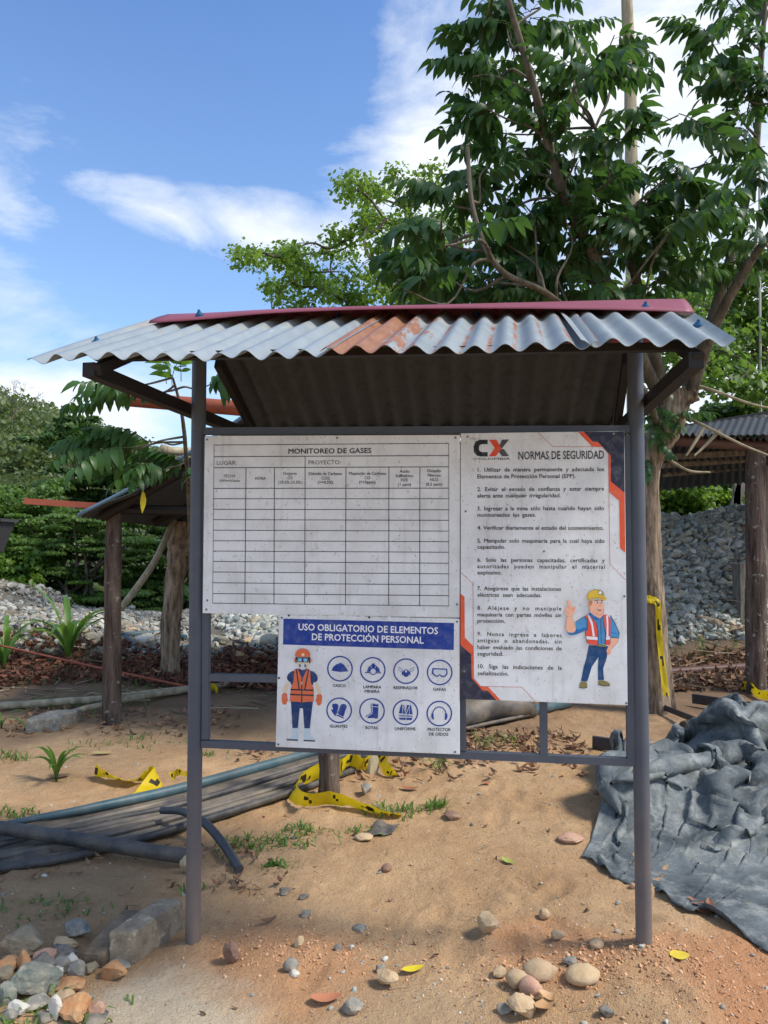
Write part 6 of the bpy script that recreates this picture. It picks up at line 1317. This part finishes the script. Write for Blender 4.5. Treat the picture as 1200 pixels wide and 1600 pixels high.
bush('leafy_bush', 'green undergrowth seen between the rules sign post and the big trunk', grid_nodes(990, 1030, 700, 860, 30, 40, rg), 16, .6, 4000, .15, M_BUSH, 10)
bush('leafy_bush', 'green hedge glimpsed between the gas board and the sign frame rail', grid_nodes(330, 480, 900, 965, 40, 30, rg), 15, .6, 5000, .15, M_BUSHD, 11)
# hill
hx = np.linspace(-90, 60, 90); hy = np.linspace(30, 150, 60); HX, HY = np.meshgrid(hx, hy)
def hz(x, y):
    t = (x + .52 * y) / y       # 0 at the picture's left edge
    prof = 13.6 - 26 * np.clip(t, -.6, 1.2) * (1 - .2 * np.clip(t, 0, 1)); return -2 + np.maximum(0, (prof * (y / 70)) + 2) * sst(y, 30, 68) * (1 - .3 * sst(y, 100, 150)) + 1.2 * fbm(x * .08, y * .08, 3, 5)
HZ = hz(HX, HY); hxn = len(hx); ih = (np.arange(len(hy) - 1)[:, None] * hxn + np.arange(hxn - 1)[None]).ravel()
tag(add('hillside', np.stack([HX.ravel(), HY.ravel(), HZ.ravel()], 1), np.stack([ih, ih + 1, ih + 1 + hxn, ih + hxn], 1), plain('hill_soil', (.05, .07, .025), .9, .1, var=.5, scale=.2), smooth=True), 'wooded hill sloping down behind the yard', kind='structure')
rg = np.random.default_rng(21); nc = 420; y = 34 + 70 * rg.random(nc); x = -.62 * y + rg.random(nc) * y * .66; z = hz(x, y)
C_ = np.stack([x, y, z + .5], 1); rr = (1.2 + 1.6 * rg.random(nc)) * (.6 + y / 90); R_ = rr[:, None] * [1, 1, .75]
V, Fc = leaf_cloud(C_, R_, 130000, .34, rg, shell=.25); tag(add('hill_forest', V, Fc, M_HILL), 'dense mixed green trees covering the far hill', kind='stuff')
nc = 160; y = 34 + 50 * rg.random(nc); x = (rg.random(nc) * .75 + .05) * y; C_ = np.stack([x, y, .0 + .5 * rg.random(nc)], 1); R_ = (1.3 + rg.random(nc) * .9)[:, None] * [1, 1, 1.]
V, Fc = leaf_cloud(C_, R_, 40000, .2, rg, shell=.3); tag(add('far_woodland', V, Fc, M_BUSHD), 'low far woodland behind the sheds', kind='stuff')
# bare tree on the hill edge
P0 = at(20, 655, 60); b = B(); rgb = np.random.default_rng(4)
def bare(p, d, L, r, n):
    e = p + d * L; b.tube([p, (p + e) / 2 + rgb.normal(size=3) * L * .06, e], [r, r * .8, r * .6], 5, False)
    if n: 
        for _ in range(3): q = d + rgb.normal(size=3) * .55; q[2] = abs(q[2]); bare(e, q / np.linalg.norm(q), L * .68, r * .55, n - 1)
bare(lift(P0, -1.5), np.array([0, 0, 1.]), 1.9, .09, 4); tag(b.build('bare_tree', M_BRANCH, None, loc=P0), 'leafless grey tree on the crest of the hill', 'tree')
# hopper at the very edge
q = at(-4, 838, 9.5); b = B(); b.put([q + np.array(v) for v in ((-.3, -.2, .2), (.13, -.2, .2), (.13, .2, .2), (-.3, .2, .2), (-.2, -.1, -.2), (.03, -.1, -.2), (.03, .1, -.2), (-.2, .1, -.2))], [(0, 1, 2, 3), (4, 7, 6, 5), (0, 4, 5, 1), (1, 5, 6, 2), (2, 6, 7, 3), (3, 7, 4, 0)]); b.box(q + [-.08, 0, .205], [.24, 0, 0], [0, .22, 0], [0, 0, .02]); b.bar(q + [-.08, 0, -.2], [q[0] - .08, q[1], 0], .06, .06, up=(0, 1, 0))
tag(b.build('metal_hopper', M_FLAT, None, loc=[q[0], q[1], 0]), 'edge of a dark grey metal hopper standing before the green bushes', 'hopper')

# ------------------------------------------------------------------ grass like plants and weeds
def blades(name, lab, base, n, L, w, seed, mat=M_GRASS, spread=.9, cat='plant', up=.8):
    rg = np.random.default_rng(seed); t = thing(name, lab, cat, base); base = np.asarray(base)
    for i in range(n):
        az = rg.random() * 6.28; l = L * (.6 + .5 * rg.random()); d = np.array([cos(az), sin(az), 0]); sd = np.array([-sin(az), cos(az), 0]); V = []; bend = spread * (.5 + .8 * rg.random())
        for j, tt in enumerate(np.linspace(0, 1, 9)):
            c = base + d * l * bend * tt ** 1.7 * .8 + Z * l * (up * tt * 1.25 - bend * .75 * tt ** 2.6); ww = w * (.45 + 1.2 * tt) * (1 - tt ** 3) + .0008
            V += [c - sd * ww / 2 + Z * ww * .2, c, c + sd * ww / 2 + Z * ww * .2]
        Fc = [(3 * j + k, 3 * j + k + 1, 3 * j + k + 4, 3 * j + k + 3) for j in range(8) for k in (0, 1)]; add('leaf', V, Fc, mat, t, True)
    return t
blades('corn_plant', 'tall bright green corn like plant beside the spotted shed post', gp(106, 1040), 16, 1.3, .085, 1, spread=.7)
blades('corn_plant', 'corn like plant with arching leaves cut by the picture edge', gp(6, 1052), 14, 1.15, .06, 2, spread=.8)
blades('corn_seedling', 'small green corn like seedling on the open sand', gp(88, 1222), 10, .46, .034, 3, spread=.7)
blades('corn_seedling', 'low green leaves at the picture edge by the pale pole', gp(2, 1138), 6, .34, .03, 4, spread=1.1)
def tuft(px, py, n, L, lab, seed, r=.05, w=.004):
    rg = np.random.default_rng(seed); P0 = gp(px, py); Vs = []; Fs = []; n = int(n * .6)
    for i in range(n):
        x, y = P0[0] + rg.normal() * r, P0[1] + rg.normal() * r * .6; p = np.array([x, y, g(x, y)]); az = rg.random() * 6.28; d = np.array([cos(az), sin(az), 0]); sd = np.array([-sin(az), cos(az), 0]) * w; l = L * (.4 + .8 * rg.random()); k = len(Vs)
        q = p + d * l * .35 + Z * l * .5; e = p + d * l * (.7 + .4 * rg.random()) + Z * l * .45; Vs += [p - sd, p + sd, q + sd, q - sd, e]; Fs += [(k, k + 1, k + 2, k + 3), (k + 3, k + 2, k + 4)]
    return tag(add('grass_tuft', Vs, Fs, M_GRASS, None, loc=P0), lab, kind='stuff')
for i, (x, y, n, L, r, lab) in enumerate(((385, 1322, 150, .05, .09, 'flat patch of short grass by the curved hose'), (450, 1318, 110, .06, .08, 'spiky grass weed in the open sand'), (430, 1352, 90, .05, .04, 'small round green weed in the sand'), (478, 1298, 70, .06, .05, 'grass weed near the yellow tape'),
        (620, 1270, 170, .07, .11, 'fine weed growing through the end of the yellow tape'), (684, 1262, 60, .09, .03, 'thin green weed standing on the sand'), (685, 1205, 26, .2, .02, 'tall thin grass stem below the sign rail'), (60, 1420, 120, .04, .12, 'sparse grass in the shade tinted earth near the rock heap'),
        (40, 1590, 110, .06, .12, 'grass and weeds among the corner rocks'), (20, 1185, 90, .08, .09, 'low weeds at the left of the yard'), (20, 1275, 110, .07, .1, 'dusty weeds by the end of the blue pipe'), (200, 1160, 120, .06, .2, 'creeping weeds behind the yellow tape'),
        (770, 1165, 60, .16, .1, 'thin grass under the rules sign'), (1100, 1010, 120, .2, .25, 'grass clump on the litter slope'), (320, 1180, 60, .05, .05, 'weeds beside the shed'), (560, 1302, 60, .05, .05, 'weeds near the golden stone'), (300, 1395, 40, .05, .03, 'grass at the cream stone'), (260, 1075, 160, .12, .4, 'weeds at the foot of the lopped trunk'), (110, 1105, 160, .12, .35, 'weeds along the pale pole'), (60, 1060, 200, .14, .6, 'green weeds among red brown leaves'))):
    tuft(x, y, n, L, lab, 500 + i, r)
